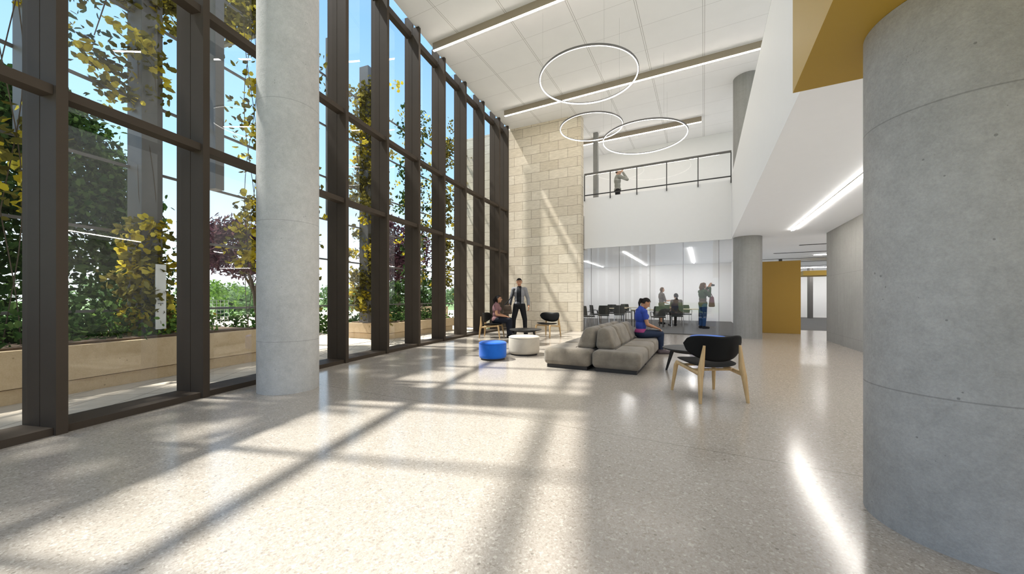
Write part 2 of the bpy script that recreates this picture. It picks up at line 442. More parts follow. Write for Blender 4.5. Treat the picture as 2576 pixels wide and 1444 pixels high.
# columns
def column(u, v, r, z1, mat, label):
    p = W(u, v)
    o = struct('column', MB().lathe([(r, 0.0), (r, z1)], 96), mat, label, loc=(p.x, p.y, 0), smooth=True)
    return o
pl = Vector((-2.996, 4.91, 0))
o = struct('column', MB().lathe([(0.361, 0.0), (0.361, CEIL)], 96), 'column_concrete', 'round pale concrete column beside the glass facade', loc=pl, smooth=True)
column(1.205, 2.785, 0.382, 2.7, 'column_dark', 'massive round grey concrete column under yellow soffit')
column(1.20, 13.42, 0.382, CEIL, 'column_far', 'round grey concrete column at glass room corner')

# yellow dropped portal around the near column
yb = thing('yellow_bulkhead', 'large yellow dropped bulkhead over the nearest round column', 'bulkhead', W(2.4, 0.5, 2.7), GROT)
part('soffit_box', MB().box(0.576 - 2.4, 3.4, -2.4 - 0.5, 3.316 - 0.5, 0.002, 0.40), 'yellow_paint', yb)
part('side_panel', MB().box(0.576 - 2.4, 0.775 - 2.4, -2.4 - 0.5, 3.316 - 0.5, 0.40, 2.3), 'yellow_paint', yb)

# freestanding yellow partition
yp = thing('partition_panel', 'flat ochre yellow partition standing beyond the far column', 'partition', W(2.395, 15.65), GROT)
part('panel', MB().rbox(-0.545, 0.545, 0, 0.12, 0, 2.52, 0.006, 1), 'yellow_panel', yp)
part('bracket', MB().box(-0.06, 0.03, 0.02, 0.1, 2.52, 2.60), 'conduit', yp)
tag(link('soffit_beam', ubox(MB(), 4.15, 9.9, 21.6, 23.0, 2.30, 2.52).mesh('soffit_beam'), 'yellow_paint'), 'yellow beam across the far corridor behind grey wall', 'beam')
tag(link('corridor_post', MB().box(-0.1, 0.1, -0.1, 0.1, 0, LOW).mesh('corridor_post'), 'grey_post', loc=at(2038, 22.5)), 'dark square post at the far end of corridor', 'post')

# ------------------------------------------------------------------ facade bays (each one a window)
TRANS = [(3.005, 3.08), (4.675, 4.75), (7.80, 7.95)]
def fmat(y):
    s = 2 * A2 * y + A1; c = 1 / math.hypot(1, s); p = fpt(y)
    # local x = inward normal, local y = along the facade
    return Matrix(((c, s * c, 0, p.x), (-s * c, c, 0, p.y), (0, 0, 1, 0), (0, 0, 0, 1)))
bays = []
for i in range(len(FIN)):
    ya = FIN[i]; yb_ = FIN[i + 1] if i + 1 < len(FIN) else Y_END
    vis = i >= 3
    w = thing('window_%d' % (i + 1), None, None, fpt(ya), 0, None, 'structure')
    w['label'] = 'glazed facade bay number %d with dark bronze fin' % (i + 1)
    inv = Matrix.Translation(-fpt(ya))
    m = MB(); Mf = inv @ fmat(ya)
    m.box(-0.42, -0.204, -0.078, 0, 0, CEIL + 0.3, Mf); m.box(-0.196, 0, -0.078, 0, 0, CEIL - 0.005, Mf); m.box(-0.21, -0.19, -0.072, -0.006, 0, CEIL - 0.01, Mf)
    part('mullion', m, 'bronze_metal', w)
    yc = yb_ - (0.079 if i + 1 < len(FIN) else 0.0)
    def strip(n0, n1, z0, z1, a=ya, b=yc):
        q = [fpt(a, n0), fpt(b, n0), fpt(b, n1), fpt(a, n1)]
        q = [(p - fpt(ya)) for p in q]
        return MB().prism([p[:2] for p in q], z0, z1)
    part('sill', strip(-0.42, -0.03, 0.0, 0.068), 'bronze_metal', w)
    for z0, z1 in TRANS[:2]: part('transom', strip(-0.18, -0.03, z0 - 0.01, z1), 'bronze_metal', w)
    part('head', strip(-0.355, -0.22, *TRANS[2]), 'bronze_metal', w)
    q0, q1 = fpt(ya, -0.36) - fpt(ya), fpt(yc, -0.36) - fpt(ya)
    g = MB().add([(q0.x, q0.y, 0.06), (q1.x, q1.y, 0.06), (q1.x, q1.y, CEIL + 0.3), (q0.x, q0.y, CEIL + 0.3)], [(0, 1, 2, 3)])
    part('glass_pane', g, 'facade_glass', w)

# glass partition of the meeting room
nb = len(FIN)
jx = [1469, 1487.4, 1558, 1635, 1718.6, 1808.6, 1841]
def on_line(px, v):
    t = (px - 1288) / F_PX
    # v = X*SU + Y*CU, X = t*Y
    Y = v / (t * SU + CU); return Vector((t * Y, Y, 0))
for i in range(len(jx) - 1):
    p, q = on_line(jx[i], VB + 0.05), on_line(jx[i + 1], VB + 0.05); L = (q - p).length
    w = thing('window_%d' % (nb + 1 + i), 'clear glass panel %d of the meeting room front' % (i + 1), None, p, GROT, None, 'structure')
    part('pane', MB().add([(0.004, 0, 0.03), (L - 0.004, 0, 0.03), (L - 0.004, 0, LOW), (0.004, 0, LOW)], [(0, 1, 2, 3)]), 'partition_glass', w)
    part('joint', MB().box(-0.005, 0.005, -0.008, 0.008, 0.0, LOW), 'grey_metal', w)
    part('base_channel', MB().box(0.005, L - 0.005, -0.015, 0.015, 0, 0.03), 'grey_metal', w)

# ------------------------------------------------------------------ balcony railing
ra = on_line(1470, VB - 0.03); rb_ = on_line(1840, VB - 0.03); RL = (rb_ - ra).length
rail = thing('balcony_railing', 'dark metal and glass railing along the balcony edge', 'railing', (ra.x, ra.y, 4.9), GROT)
part('top_rail', MB().rbox(0, RL, -0.035, 0.035, 0.97, 1.03, 0.01, 2), 'grey_metal', rail)
part('bottom_rail', MB().box(0, RL, -0.015, 0.015, 0.19, 0.225), 'dark_metal', rail)
for px in (1470.5, 1535, 1602, 1677, 1756, 1839):
    d = (on_line(px, VB - 0.03) - ra).length
    part('post', MB().box(d - 0.014, d + 0.014, -0.02, 0.02, 0.0, 0.97), 'dark_metal', rail)
part('glass_infill', MB().add([(0, 0, 0.21), (RL, 0, 0.21), (RL, 0, 0.97), (0, 0, 0.97)], [(0, 1, 2, 3)]), 'railing_glass', rail)
tag(link('balcony_post', MB().box(-0.09, 0.09, -0.09, 0.09, 4.45, CEIL).mesh('balcony_post'), 'column_far', loc=(on_line(1499, 15.0).x, on_line(1499, 15.0).y, 0), rotz=GROT), 'slim grey post on the balcony near stone wall', 'post')

# ------------------------------------------------------------------ light fittings
def linear(name, u0, u1, v, z_top, label, h=0.19, wd=0.062, mat='lamp_white', group=None, along='u', v1=None):
    t = thing(name, label, 'light', W(u0, v, z_top) , GROT, group)
    L = (u1 - u0) if along == 'u' else (v1 - v)
    def bx(a, b, c, d, e, f):
        return MB().box(a, b, c, d, e, f) if along == 'u' else MB().box(c, d, a, b, e, f)
    part('housing', bx(0, L, -wd / 2, wd / 2, -h, 0), 'channel_bronze', t)
    part('diffuser', bx(0.01, L - 0.01, -wd / 2 + 0.006, wd / 2 - 0.006, -h - 0.012, -h), mat, t)
    return t
linear('ceiling_light', -6.05, 6.0, 3.87, CEIL, 'long linear ceiling light nearest the entrance side', group='linear ceiling lights')
linear('ceiling_light', -6.43, 0.65, 7.72, CEIL, 'linear ceiling light running out of the top edge', group='linear ceiling lights')
linear('ceiling_light', -6.43, 1.45, 11.68, CEIL, 'long linear ceiling light passing behind the large ring', group='linear ceiling lights')
linear('ceiling_light', -5.6, -0.07, 15.47, CEIL, 'linear ceiling light above the balcony', group='linear ceiling lights')
linear('soffit_light', 2.17, 0, 4.2, LOW - 0.002, 'linear light set in the low white soffit', h=0.012, wd=0.075, mat='lamp_soffit', along='v', v1=12.55)
linear('soffit_light', 6.5, 0, -1.5, LOW - 0.002, 'added fill light strip, out of view beyond the nearest column', h=0.012, wd=0.075, mat='lamp_soffit', along='v', v1=4.8)  # extra strip added out of sight as fill for the low soffit
linear('soffit_light', 6.2, 0, 7.0, LOW - 0.002, 'added fill light strip, unseen beyond the grey concrete wall', h=0.012, wd=0.075, mat='lamp_soffit', along='v', v1=15.0)  # another unseen strip, added to lift the white ceiling behind the wall
for u, v0, v1, lb in ((-2.87, 15.1, 21.9, 'middle linear light in meeting room ceiling'), (-0.46, 15.0, 21.6, 'linear light at the column end of meeting room'), (-5.3, 17.9, 21.8, 'linear light at the stone wall end of meeting room')):
    linear('room_light', u, 0, v0, LOW - 0.002, lb, h=0.012, wd=0.065, mat='lamp_room', along='v', v1=v1, group='meeting room ceiling lights')
for v, ua, lb in ((16.2, 3.0, 'nearest'), (18.7, 2.6, 'second'), (21.4, 2.2, 'third'), (23.4, 2.3, 'fourth'), (26.4, 3.0, 'farthest')):
    t = thing('slot_diffuser', 'thin dark ceiling slot in the corridor, %s one in' % lb, 'vent', W(ua, v, LOW - 0.002), GROT, 'corridor ceiling slots')
    part('slot', MB().box(0, 9.6 - ua, -0.05, 0.05, -0.012, 0), 'dark_metal', t)
# fill strips added to brighten the corridor
linear('corridor_fill', 4.2, 9.0, 20.0, LOW - 0.002, 'added fill strip in the corridor ceiling', h=0.012, wd=0.14, mat='lamp_room')
linear('corridor_fill', 4.2, 9.0, 28.0, LOW - 0.002, 'added fill strip at corridor end', h=0.012, wd=0.14, mat='lamp_room')

def ring(c, r, label):
    t = thing('pendant_ring', label, 'pendant light', c, 0, 'ring pendant lights')
    def ann(r0, r1, z0, z1, seg=96):
        m = MB(); vs = []; fs = []
        for i in range(seg):
            a = 2 * PI * i / seg; ca, sa = math.cos(a), math.sin(a)
            vs += [(r0 * ca, r0 * sa, z0), (r1 * ca, r1 * sa, z0), (r1 * ca, r1 * sa, z1), (r0 * ca, r0 * sa, z1)]
        for i in range(seg):
            j = (i + 1) % seg
            for q in range(4): fs.append((i * 4 + q, j * 4 + q, j * 4 + (q + 1) % 4, i * 4 + (q + 1) % 4))
        return m.add(vs, fs)
    part('housing', ann(r - 0.012, r + 0.014, 0.0, 0.04), 'grey_metal', t, True)
    part('diffuser', ann(r - 0.018, r - 0.0125, 0.0, 0.016), 'lamp_ring', t, True)
    part('lower_diffuser', ann(r - 0.012, r + 0.001, -0.006, 0.0), 'lamp_ring', t, True)
    for a in (0.6, 2.7, 4.8):
        part('cable', MB().tube([(r * math.cos(a), r * math.sin(a), 0.05), (r * math.cos(a), r * math.sin(a), CEIL - c[2])], 0.0012, 4), 'grey_metal', t)
ring((1.72, 8.30, EYE + 5.0), 1.09, 'large glowing ring pendant nearest the facade glass')
ring((2.472, 11.45, EYE + 5.35), 0.958, 'smallest glowing ring pendant in front of the stone wall')
ring((4.11, 11.4, EYE + 5.0), 1.245, 'wide glowing ring pendant before the balcony')

# ------------------------------------------------------------------ outside: ground, planters, trellis, plants
struct('pavement', MB().prism([(-16, -8), (-3, -8), (-1.2, 16), (-1.2, 40), (-22, 40)], -0.25, -0.02), 'paving', 'pale stone paving outside')
struct('ground_lawn', MB().prism([(-320, -120), (20, -120), (20, 420), (-320, 420)], -0.5, -0.26), 'grass_far', 'green land outside')

def fstrip(y0, y1, n0, n1, z0, z1, k=10, org=Vector((0, 0, 0))):
    a = [fpt(y0 + (y1 - y0) * i / k, n0) - org for i in range(k + 1)]
    b = [fpt(y0 + (y1 - y0) * i / k, n1) - org for i in range(k + 1)]
    return MB().prism([p[:2] for p in a + b[::-1]], z0, z1)
def planter(y0, y1, n0, n1, h, label):
    p0 = fpt((y0 + y1) / 2, (n0 + n1) / 2)
    t = thing('concrete_planter', label, 'planter', p0, 0, 'outdoor planters')
    part('plinth', fstrip(y0 + 0.03, y1 - 0.03, n0 - 0.05, n1 + 0.05, -0.02, 0.15, org=p0), 'planter_concrete', t)
    part('wall', fstrip(y0, y1, n0, n1, 0.165, h, org=p0), 'planter_concrete', t)
    part('soil', fstrip(y0 + 0.08, y1 - 0.08, n0 - 0.1, n1 + 0.1, h - 0.02, h + 0.03, org=p0), 'soil', t)
    return t
planter(-0.5, 6.75, -1.9, -3.6, 0.60, 'long tan concrete planter along the nearest panes')
planter(10.2, 13.6, -1.9, -3.4, 0.46, 'tan concrete planter beyond the second post')
for px, Y, s, h, lb in ((1007, 16.5, 0.75, 0.62, 'square tan planter box seen between two fins'), (1074, 19.2, 0.98, 0.82, 'square tan planter box with round shrub')):
    p = at(px, Y); t = thing('planter_box', lb, 'planter', p, 0.3, 'outdoor planter boxes')
    part('wall', MB().rbox(-s, s, -s, s, -0.02, h, 0.02, 2), 'planter_concrete', t); part('soil', MB().box(-s + .08, s - .08, -s + .08, s - .08, h - .01, h + .02), 'soil', t)

# trellis: posts and rails of a second skin
p0 = fpt(5.3, -2.5)
tr = thing('steel_trellis', 'grey steel trellis of posts and rails outside the glass', 'trellis', p0)
def tpost(y, z0, z1, w=0.16, d=0.14, nm='post'):
    return part(nm, MB().box(-w, w, -d, d, z0, z1, Matrix.Translation(-p0) @ fmat_n(y, -2.5)), 'grey_post', tr)
def fmat_n(y, n):
    m = fmat(y).copy(); p = fpt(y, n); m[0][3], m[1][3] = p.x, p.y; return m
for y in (5.3, 10.1, 14.9): tpost(y, 0.5 if y < 12 else 0, 8.1)
for y in (4.15, 6.3, 8.9): tpost(y, 3.28, 8.1, 0.11, 0.08, 'hanging_post')
for z in (1.02, 2.25, 3.30, 4.42, 5.78, 7.1):
    k_ = 18; a = [fpt(-1 + 17 * i / k_, -2.62, z) - p0 for i in range(k_ + 1)]
    part('rail', MB().tube(a, 0.028, 4), 'grey_post', tr)
sg = thing('notice_plate', 'tall white notice plate fixed to the trellis post', 'sign', fpt(5.3, -2.16))
rotp = fmat(5.3).to_euler().z
sg.rotation_euler = (0, 0, rotp)
part('plate', MB().box(-0.005, 0.01, -0.07, 0.07, 0.72, 1.75), 'paper_white', sg)
part('print_line', MB().box(0.01, 0.012, -0.045, 0.045, 1.18, 1.2), 'ink', sg)
part('print_line', MB().box(0.01, 0.012, -0.045, 0.03, 1.12, 1.135), 'ink', sg)

def leafmesh(P, size, seed=0, flat=0.0, asp=0.6, jit=0.35):
    r = np.random.default_rng(seed); n = len(P); P = np.asarray(P, float)
    d = r.normal(size=(n, 3)); d /= np.linalg.norm(d, axis=1)[:, None]
    e = r.normal(size=(n, 3)); e[:, 2] *= (1 - flat); e -= (e * d).sum(1)[:, None] * d; e /= np.linalg.norm(e, axis=1)[:, None]
    s = size * (1 + jit * r.uniform(-1, 1, n))[:, None]
    nn = np.cross(d, e)
    w = e * s * asp * .5; up = nn * s * .10
    a = P - d * s * .5; c = P + d * s * .5
    b1 = P - d * s * .26 + w * .95 + up; b2 = P + d * s * .16 + w * .9 + up
    q1 = P - d * s * .26 - w * .95 + up; q2 = P + d * s * .16 - w * .9 + up
    V = np.stack([a, b1, b2, c, q2, q1], 1).reshape(-1, 3)
    I = np.arange(n)[:, None] * 6
    F = np.concatenate([I + np.array([[0, 1, 2, 3]]), I + np.array([[0, 3, 4, 5]])], 0)
    me = bpy.data.meshes.new('leaves'); me.from_pydata(V.tolist(), [], F.tolist()); me.update(); return me
def clumps(centres, sig, n, seed=0):
    r = np.random.default_rng(seed); c = np.asarray(centres, float)
    return c[r.integers(0, len(c), n)] + r.normal(size=(n, 3)) * sig
def ell(n, rad, seed, shell=0.55, zmin=None):
    r = np.random.default_rng(seed); d = r.normal(size=(n, 3)); d /= np.linalg.norm(d, axis=1)[:, None]
    return d * (shell + (1 - shell) * r.random((n, 1)) ** 0.5) * np.asarray(rad)

def tree(name, label, loc, crown_pts, size, mat, trunk, group=None, seed=1, asp=0.6):
    t = thing(name, label, 'creeper' if 'creeper' in name else 'tree', loc, 0, group)
    o = link('foliage', leafmesh(crown_pts, size, seed, asp=asp), mat, t)
    if trunk:
        m = MB()
        for pts, rr in trunk: m.tube(pts, rr, 8)
        part('trunk', m, 'bark', t, True)
    return t

# big dark tree behind the first planter: dense below, tapering to a top
r_ = np.random.default_rng(3)
def cone_crown(n_cl, h0, h1, r0, seed, squash=1.0):
    r = np.random.default_rng(seed); zz = r.random(n_cl) ** 0.8; rad = r0 * np.sqrt(1 - (zz * 0.96) ** 2) * np.sqrt(r.uniform(0.3, 1.0, n_cl)); a = r.uniform(0, 2 * PI, n_cl)
    return np.stack([rad * np.cos(a), rad * np.sin(a) * squash, h0 + zz * (h1 - h0)], 1)
cc = cone_crown(420, 0.5, 5.35, 2.15, 5)
tree('garden_tree', 'large dark green tree filling the first panes', (-9.95, 7.6, 0.0), clumps(cc, 0.19, 21000, 2), 0.125, 'leaf_dark', [([(0, 0, 0), (0.05, 0, 1.5), (0, 0.05, 4.2)], [0.16, 0.12, 0.04])])
cc = cone_crown(200, 0.5, 4.3, 1.5, 8)
tree('garden_tree', 'dark green bushy tree left of the nearest fin', (-9.3, 4.7, 0.0), clumps(cc, 0.19, 9500, 3), 0.125, 'leaf_dark', [([(0, 0, 0), (0, 0, 3.0)], [0.12, 0.04])], seed=4)
# purple leaved tree
pc = ell(90, (1.5, 1.5, 0.95), 6) + np.array([0, 0, 3.1])
tree('purple_tree', 'purple leaved tree seen beside the pale column', at(612, 14.2), clumps(pc, 0.17, 5200, 4), 0.2, 'leaf_purple', [([(0.6, 0, 0), (0.45, 0, 1.4), (0.1, 0, 2.6)], [0.1, 0.08, 0.04]), ([(0.45, 0, 1.4), (-0.6, 0.2, 3.0)], [0.05, 0.02]), ([(0.45, 0, 1.5), (1.0, -0.2, 3.0)], [0.05, 0.02])], seed=5, asp=0.3)
pc = ell(90, (1.5, 1.5, 1.6), 7) + np.array([0, 0, 3.6])
tree('purple_tree', 'dark purple tree seen between far fins', at(1003, 18.5), clumps(pc, 0.2, 4500, 5), 0.22, 'leaf_purple', [([(0, 0, 0), (0, 0, 3.2)], [0.12, 0.05])], seed=6, asp=0.35)
# shrubs in the boxes
for px, Y, zb, rad, lb in ((1004, 16.5, 0.62, (0.7, 0.7, 0.75), 'round green shrub in the smaller planter box'), (1072, 19.2, 0.82, (0.9, 0.9, 0.85), 'round green shrub in the larger planter box')):
    p = at(px, Y); pts = clumps(ell(60, rad, int(px)) + np.array([0, 0, rad[2] * 0.75]), 0.1, 2200, int(px)); pts[:, 2] = np.maximum(pts[:, 2], 0.02)
    tag(link('shrub', leafmesh(pts, 0.11, 3), 'leaf_dark', loc=(p.x, p.y, zb + 0.02)), lb, 'shrub', 'shrubs in planter boxes')
# young sapling
p = fpt(9.5, -1.45)
tree('sapling', 'small sapling on the paving beyond the pale column', p, clumps(ell(16, (0.3, 0.3, 0.22), 9) + np.array([0, 0, 0.72]), 0.06, 420, 9), 0.07, 'leaf_olive', [([(0, 0, -0.02), (0.02, 0, 0.7)], [0.018, 0.01]), ([(-0.14, 0, -0.02), (-0.02, 0.02, 0.7)], [0.014, 0.008])])
# low planting in the planters
def bed(name, y0, y1, n, zb, h, cnt, mat, size, lb, cat, seed):
    r = np.random.default_rng(seed); P = []
    for i in range(cnt):
        y = r.uniform(y0, y1); q = fpt(y, n + r.normal() * 0.28); P.append((q.x, q.y, zb + abs(r.normal()) * h))
    o = tag(link(name, leafmesh(P, size, seed), mat), lb, cat, None, 'stuff'); return o
bed('low_planting', 0.5, 5.0, -2.7, 0.62, 0.22, 2600, 'leaf_dark', 0.1, 'low dark green planting in the long planter', 'plants', 21)
bed('low_planting', 5.0, 6.15, -2.7, 0.62, 0.17, 1500, 'leaf_bright', 0.08, 'bright green leaves at the end of long planter', 'plants', 22)
bed('yellow_flowers', 5.2, 6.15, -2.9, 0.66, 0.22, 420, 'petal_yellow', 0.07, 'yellow flowers at the end of long planter', 'flowers', 23)
bed('low_planting', 10.4, 13.4, -2.5, 0.48, 0.16, 1600, 'leaf_dark', 0.1, 'dark low hedge in the second planter', 'plants', 24)

bed('low_hedge', 3.0, 13.0, -5.6, 0.0, 0.42, 4200, 'leaf_dark', 0.13, 'low green hedge running beyond the planter', 'hedge', 25)

# flowering vines on the trellis
def vine(y, zr, nl, nf, lb, seed, spread=(0.3, 0.25), extra=(), mat='leaf_olive', fsize=0.1, lsize=0.11):
    q = fpt(y, -2.42); r = np.random.default_rng(seed); t = thing('flowering_vine', lb, 'vine', (q.x, q.y, 0), 0, 'yellow flowering vines on the trellis')
    def cen(k):
        c = []
        for _ in range(k):
            z0, z1, wt = zr[r.integers(0, len(zr))]
            s = math.sin(r.random() * PI) * 0.5 + 0.5
            c.append((r.normal() * spread[0] * s * wt, r.normal() * spread[1] * s * wt, r.uniform(z0, z1)))
        for (dx, dy, z, sg_, kk) in extra:
            for _ in range(kk): c.append((dx + r.normal() * sg_, dy + r.normal() * sg_, z + r.normal() * sg_))
        return c
    link('foliage', leafmesh(clumps(cen(80), 0.11, nl, seed), lsize, seed), mat, t)
    link('blossoms', leafmesh(clumps(cen(70), 0.06, nf, seed + 1), fsize, seed + 1, asp=0.9), 'petal_yellow', t)
    m = MB()
    for j in range(3):
        pts = [(0.07 * math.sin(zz * 1.3 + j * 2) + 0.03, 0.1 * math.cos(zz * 1.1 + j * 2), zz) for zz in np.linspace(0.6, max(z[1] for z in zr) - 0.2, 18)]
        m.tube(pts, 0.006, 5)
    part('stem', m, 'bark', t, True)
vine(5.26, [(0.8, 2.4, 1.0), (0.8, 2.4, 1.0), (4.4, 7.2, 0.9)], 1700, 1000, 'yellow flowering vine climbing the post with the plate', 31, spread=(0.13, 0.13), extra=[(-0.3, -0.35, 4.75, 0.15, 4), (-0.2, -0.25, 4.3, 0.12, 3), (-0.45, -0.5, 5.5, 0.2, 4)])
vine(3.95, [(2.3, 3.4, 0.8), (4.9, 7.4, 1.0)], 260, 170, 'sparse flowering vine on hanging post left of the nearest fin', 33)
vine(6.85, [(3.3, 7.3, 0.8), (1.9, 3.3, 0.7)], 480, 330, 'airy flowering vine seen left of the pale column', 35)
vine(7.9, [(1.0, 7.2, 1.0)], 900, 350, 'flowering vine hanging behind the pale column', 37)
vine(10.1, [(0.8, 7.8, 1.15)], 6500, 1500, 'tall flowering vine on the second trellis post', 39, spread=(0.25, 0.22))
vine(12.0, [(1.6, 8.0, 1.0)], 2000, 450, 'tall vine between the second and third trellis posts', 41, mat='leaf_dark')
vine(13.5, [(1.6, 8.0, 1.0)], 2000, 600, 'flowering vine before the third trellis post', 43)
vine(15.2, [(0.8, 8.0, 1.0)], 2400, 700, 'flowering vine on the farthest trellis post', 45)
# blue green leaves hanging at the top of the nearest bay
q = fpt(4.9, -2.7)
P = clumps([(r_.uniform(-0.7, 0.1), r_.uniform(-0.6, 0.1), r_.uniform(5.0, 7.0)) for _ in range(16)], 0.13, 420, 51)
tree('hanging_creeper', 'blue green creeper hanging at top of nearest trellis bay', (q.x, q.y, 0), P, 0.11, 'leaf_blue', [([(0, 0, 7.4), (0.1, 0.1, 6.2), (-0.1, 0, 5.2)], [0.015, 0.01, 0.006])], asp=0.4)
# unseen creeper roof added over the terrace to shade the strip along the glass
pg0 = fpt(4.0, -4.5)
pg = thing('shade_pergola', 'creeper covered roof added above the terrace for shade', 'shade_pergola', (pg0.x, pg0.y, 0))
for y in (-2.5, 1.0, 4.1, 6.3, 8.3):
    part('beam', MB().tube([fpt(y, -2.45, 8.18) - Vector((pg0.x, pg0.y, 0)), fpt(y, -6.6, 8.18) - Vector((pg0.x, pg0.y, 0))], 0.07, 4), 'grey_post', pg)
for y in (-2.5, 4.1, 8.3):
    part('post', MB().box(-.08, .08, -.08, .08, -0.02, 8.15, Matrix.Translation(fpt(y, -6.5) - Vector((pg0.x, pg0.y, 0)))), 'grey_post', pg)
rr = np.random.default_rng(77); cl = []
for _ in range(560):
    q = fpt(rr.uniform(-3.5, 8.4), -2.95 - abs(rr.uniform(0, 3.6))); cl.append((q.x - pg0.x, q.y - pg0.y, 8.3))
link('foliage', leafmesh(clumps(cl, np.array([0.13, 0.13, 0.06]), 23000, 78), 0.15, 79, asp=0.8), 'leaf_olive', pg)
# wire trellis panel in the planter
t = thing('wire_grid', 'white wire plant grid standing behind the planter end', 'plant support', at(545, 7.9, 0.0), 0.3)
m = MB()
for i in range(7): m.box(-0.21 + i * 0.07 - .003, -0.21 + i * 0.07 + .003, -.003, .003, 0.0, 1.17)
for j in range(7): m.box(-0.21, 0.21, -.003, .003, 0.75 + j * 0.07 - .003, 0.75 + j * 0.07 + .003)
part('grid', m, 'paper_white', t)
# distant trees
for i, (x, y, h, w_) in enumerate([(-62, 74, 4.6, 7), (-50, 70, 4.2, 6), (-41, 60, 4.0, 5), (-38, 50, 3.4, 5), (-30, 62, 3.8, 6), (-23, 68, 3.6, 6), (-16, 66, 3.8, 6), (-9, 72, 4.0, 7), (-75, 66, 5, 8), (-26, 36, 2.9, 3), (-19.5, 24.5, 2.9, 2.2)]):
    w_ *= 0.72; c = ell(50, (w_, w_ * 0.7, h * 0.5), 60 + i, 0.4) + np.array([0, 0, h * 0.5 - 0.2])
    lbls = ['widest pale green distant tree on the horizon', 'distant green tree behind the wire grid', 'rounded distant tree behind the column', 'nearer distant green bush', 'distant tree seen past the pale column', 'distant tree between the two purple trees', 'distant tree behind the smaller planter box', 'distant tree behind the larger planter box', 'distant dark tree behind the large garden tree', 'mid distance green bush beyond the planter', 'bright green bush beyond the planter end']
    pts = clumps(c, w_ * 0.09, 1100, 70 + i); pts[:, 2] = np.maximum(pts[:, 2], 0)
    tag(link('distant_tree', leafmesh(pts, w_ * 0.11, i), 'leaf_far' if i < 10 else 'leaf_bright', loc=(x, y, -0.26)), lbls[i], 'tree', 'distant trees')

# ------------------------------------------------------------------ furniture
def pouf(loc, r, h, mat, label):
    t = thing('pouf', label, 'pouf', loc, 0, 'round poufs')
    prof = [(r * 0.80, 0.03), (r * 0.93, 0.035), (r * 0.985, 0.06), (r, 0.10), (r, h - 0.07), (r * 0.985, h - 0.035), (r * 0.95, h - 0.013), (r * 0.9, h - 0.006), (r * 0.5, h), (0.02, h + 0.001)]
    bd = part('body', MB().lathe(prof, 64), mat, t, 'all')
    part('base', MB().lathe([(r * 0.86, 0.0), (r * 0.86, 0.032)], 48), 'plinth', t, True)
    pip = [(r * 0.992 * math.cos(a), r * 0.992 * math.sin(a), h - 0.03) for a in np.linspace(0, 2 * PI, 64, endpoint=False)]
    part('piping', MB().tube(pip, 0.005, 6, closed=True), mat, bd, True)
    return t
pouf((-0.385, 7.31, 0), 0.275, 0.355, 'pouf_blue', 'bright blue round pouf beside the beige pouf')
pouf((0.262, 7.95, 0), 0.335, 0.405, 'pouf_beige', 'beige round pouf between blue pouf and sofa')
pouf((4.45, 8.3, 0), 0.375, 0.365, 'pouf_blue', 'blue round pouf behind the nearest black chair')

SO = Vector((1.32, 6.10, 0))
def sofa_module(side, k, label, v0, v1, b0, b1):
    """side +1: seat to the right of the spine, -1: to the left"""
    wd = 0.79 if side > 0 else 0.85
    c = SO + Vector((SU, CU, 0)) * v0
    t = thing('sofa_module', label, 'sofa', c, GROT, 'back to back sofa modules')
    x0, x1 = (0.012, wd) if side > 0 else (-wd, -0.012)
    L = v1 - v0 - 0.012
    part('seat_block', MB().rbox(x0, x1, 0, L, 0.055, 0.345, 0.085, 5), 'sofa_fabric', t, 'all')
    part('plinth', MB().box(x0 + 0.06, x1 - 0.06, 0.05, L - 0.02, 0, 0.057), 'plinth', t)
    # slanted back cushion: rounded wedge
    bm = bmesh.new(); bmesh.ops.create_cube(bm, size=1)
    y0, y1 = b0 - v0, b1 - v0 - 0.012
    for p in bm.verts:
        lo = p.co.z < 0; out = p.co.x * side > 0
        x = (0.35 if lo else 0.20) if out else (0.005 if lo else 0.03)
        yy = y0 + (0.0 if lo else 0.06) if p.co.y < 0 else y1 - (0.0 if lo else 0.01)
        p.co = Vector((side * x, yy, 0.33 if lo else 0.70))
    bmesh.ops.bevel(bm, geom=list(bm.edges), offset=0.085, segments=5, profile=0.5, affect='EDGES')
    bk_ = part('backrest', MB().bm(bm), 'sofa_fabric', t, 'all')
    xs = side * 0.352
    part('seam', MB().tube([(xs - side * .01, y0 + .05, 0.348), (xs - side * .01, y1 - .05, 0.348)], 0.004, 5), 'plinth', bk_)
    return t
sofa_module(1, 0, 'taupe sofa module with open end, nearest black chair', -0.05, 0.93, 0.20, 0.93)
sofa_module(1, 1, 'middle taupe sofa module in the shaded row', 0.93, 1.90, 0.93, 1.90)
sofa_module(1, 2, 'farthest taupe sofa module where blue shirted woman sits', 1.90, 2.87, 1.90, 2.55)
sofa_module(-1, 0, 'sunlit taupe sofa module nearest the beige pouf', -0.05, 0.93, 0.20, 0.93)
sofa_module(-1, 1, 'middle taupe sofa module in the sunlit row', 0.93, 1.90, 0.93, 1.90)
sofa_module(-1, 2, 'farthest taupe sofa module in the sunlit row', 1.90, 2.87, 1.90, 2.55)

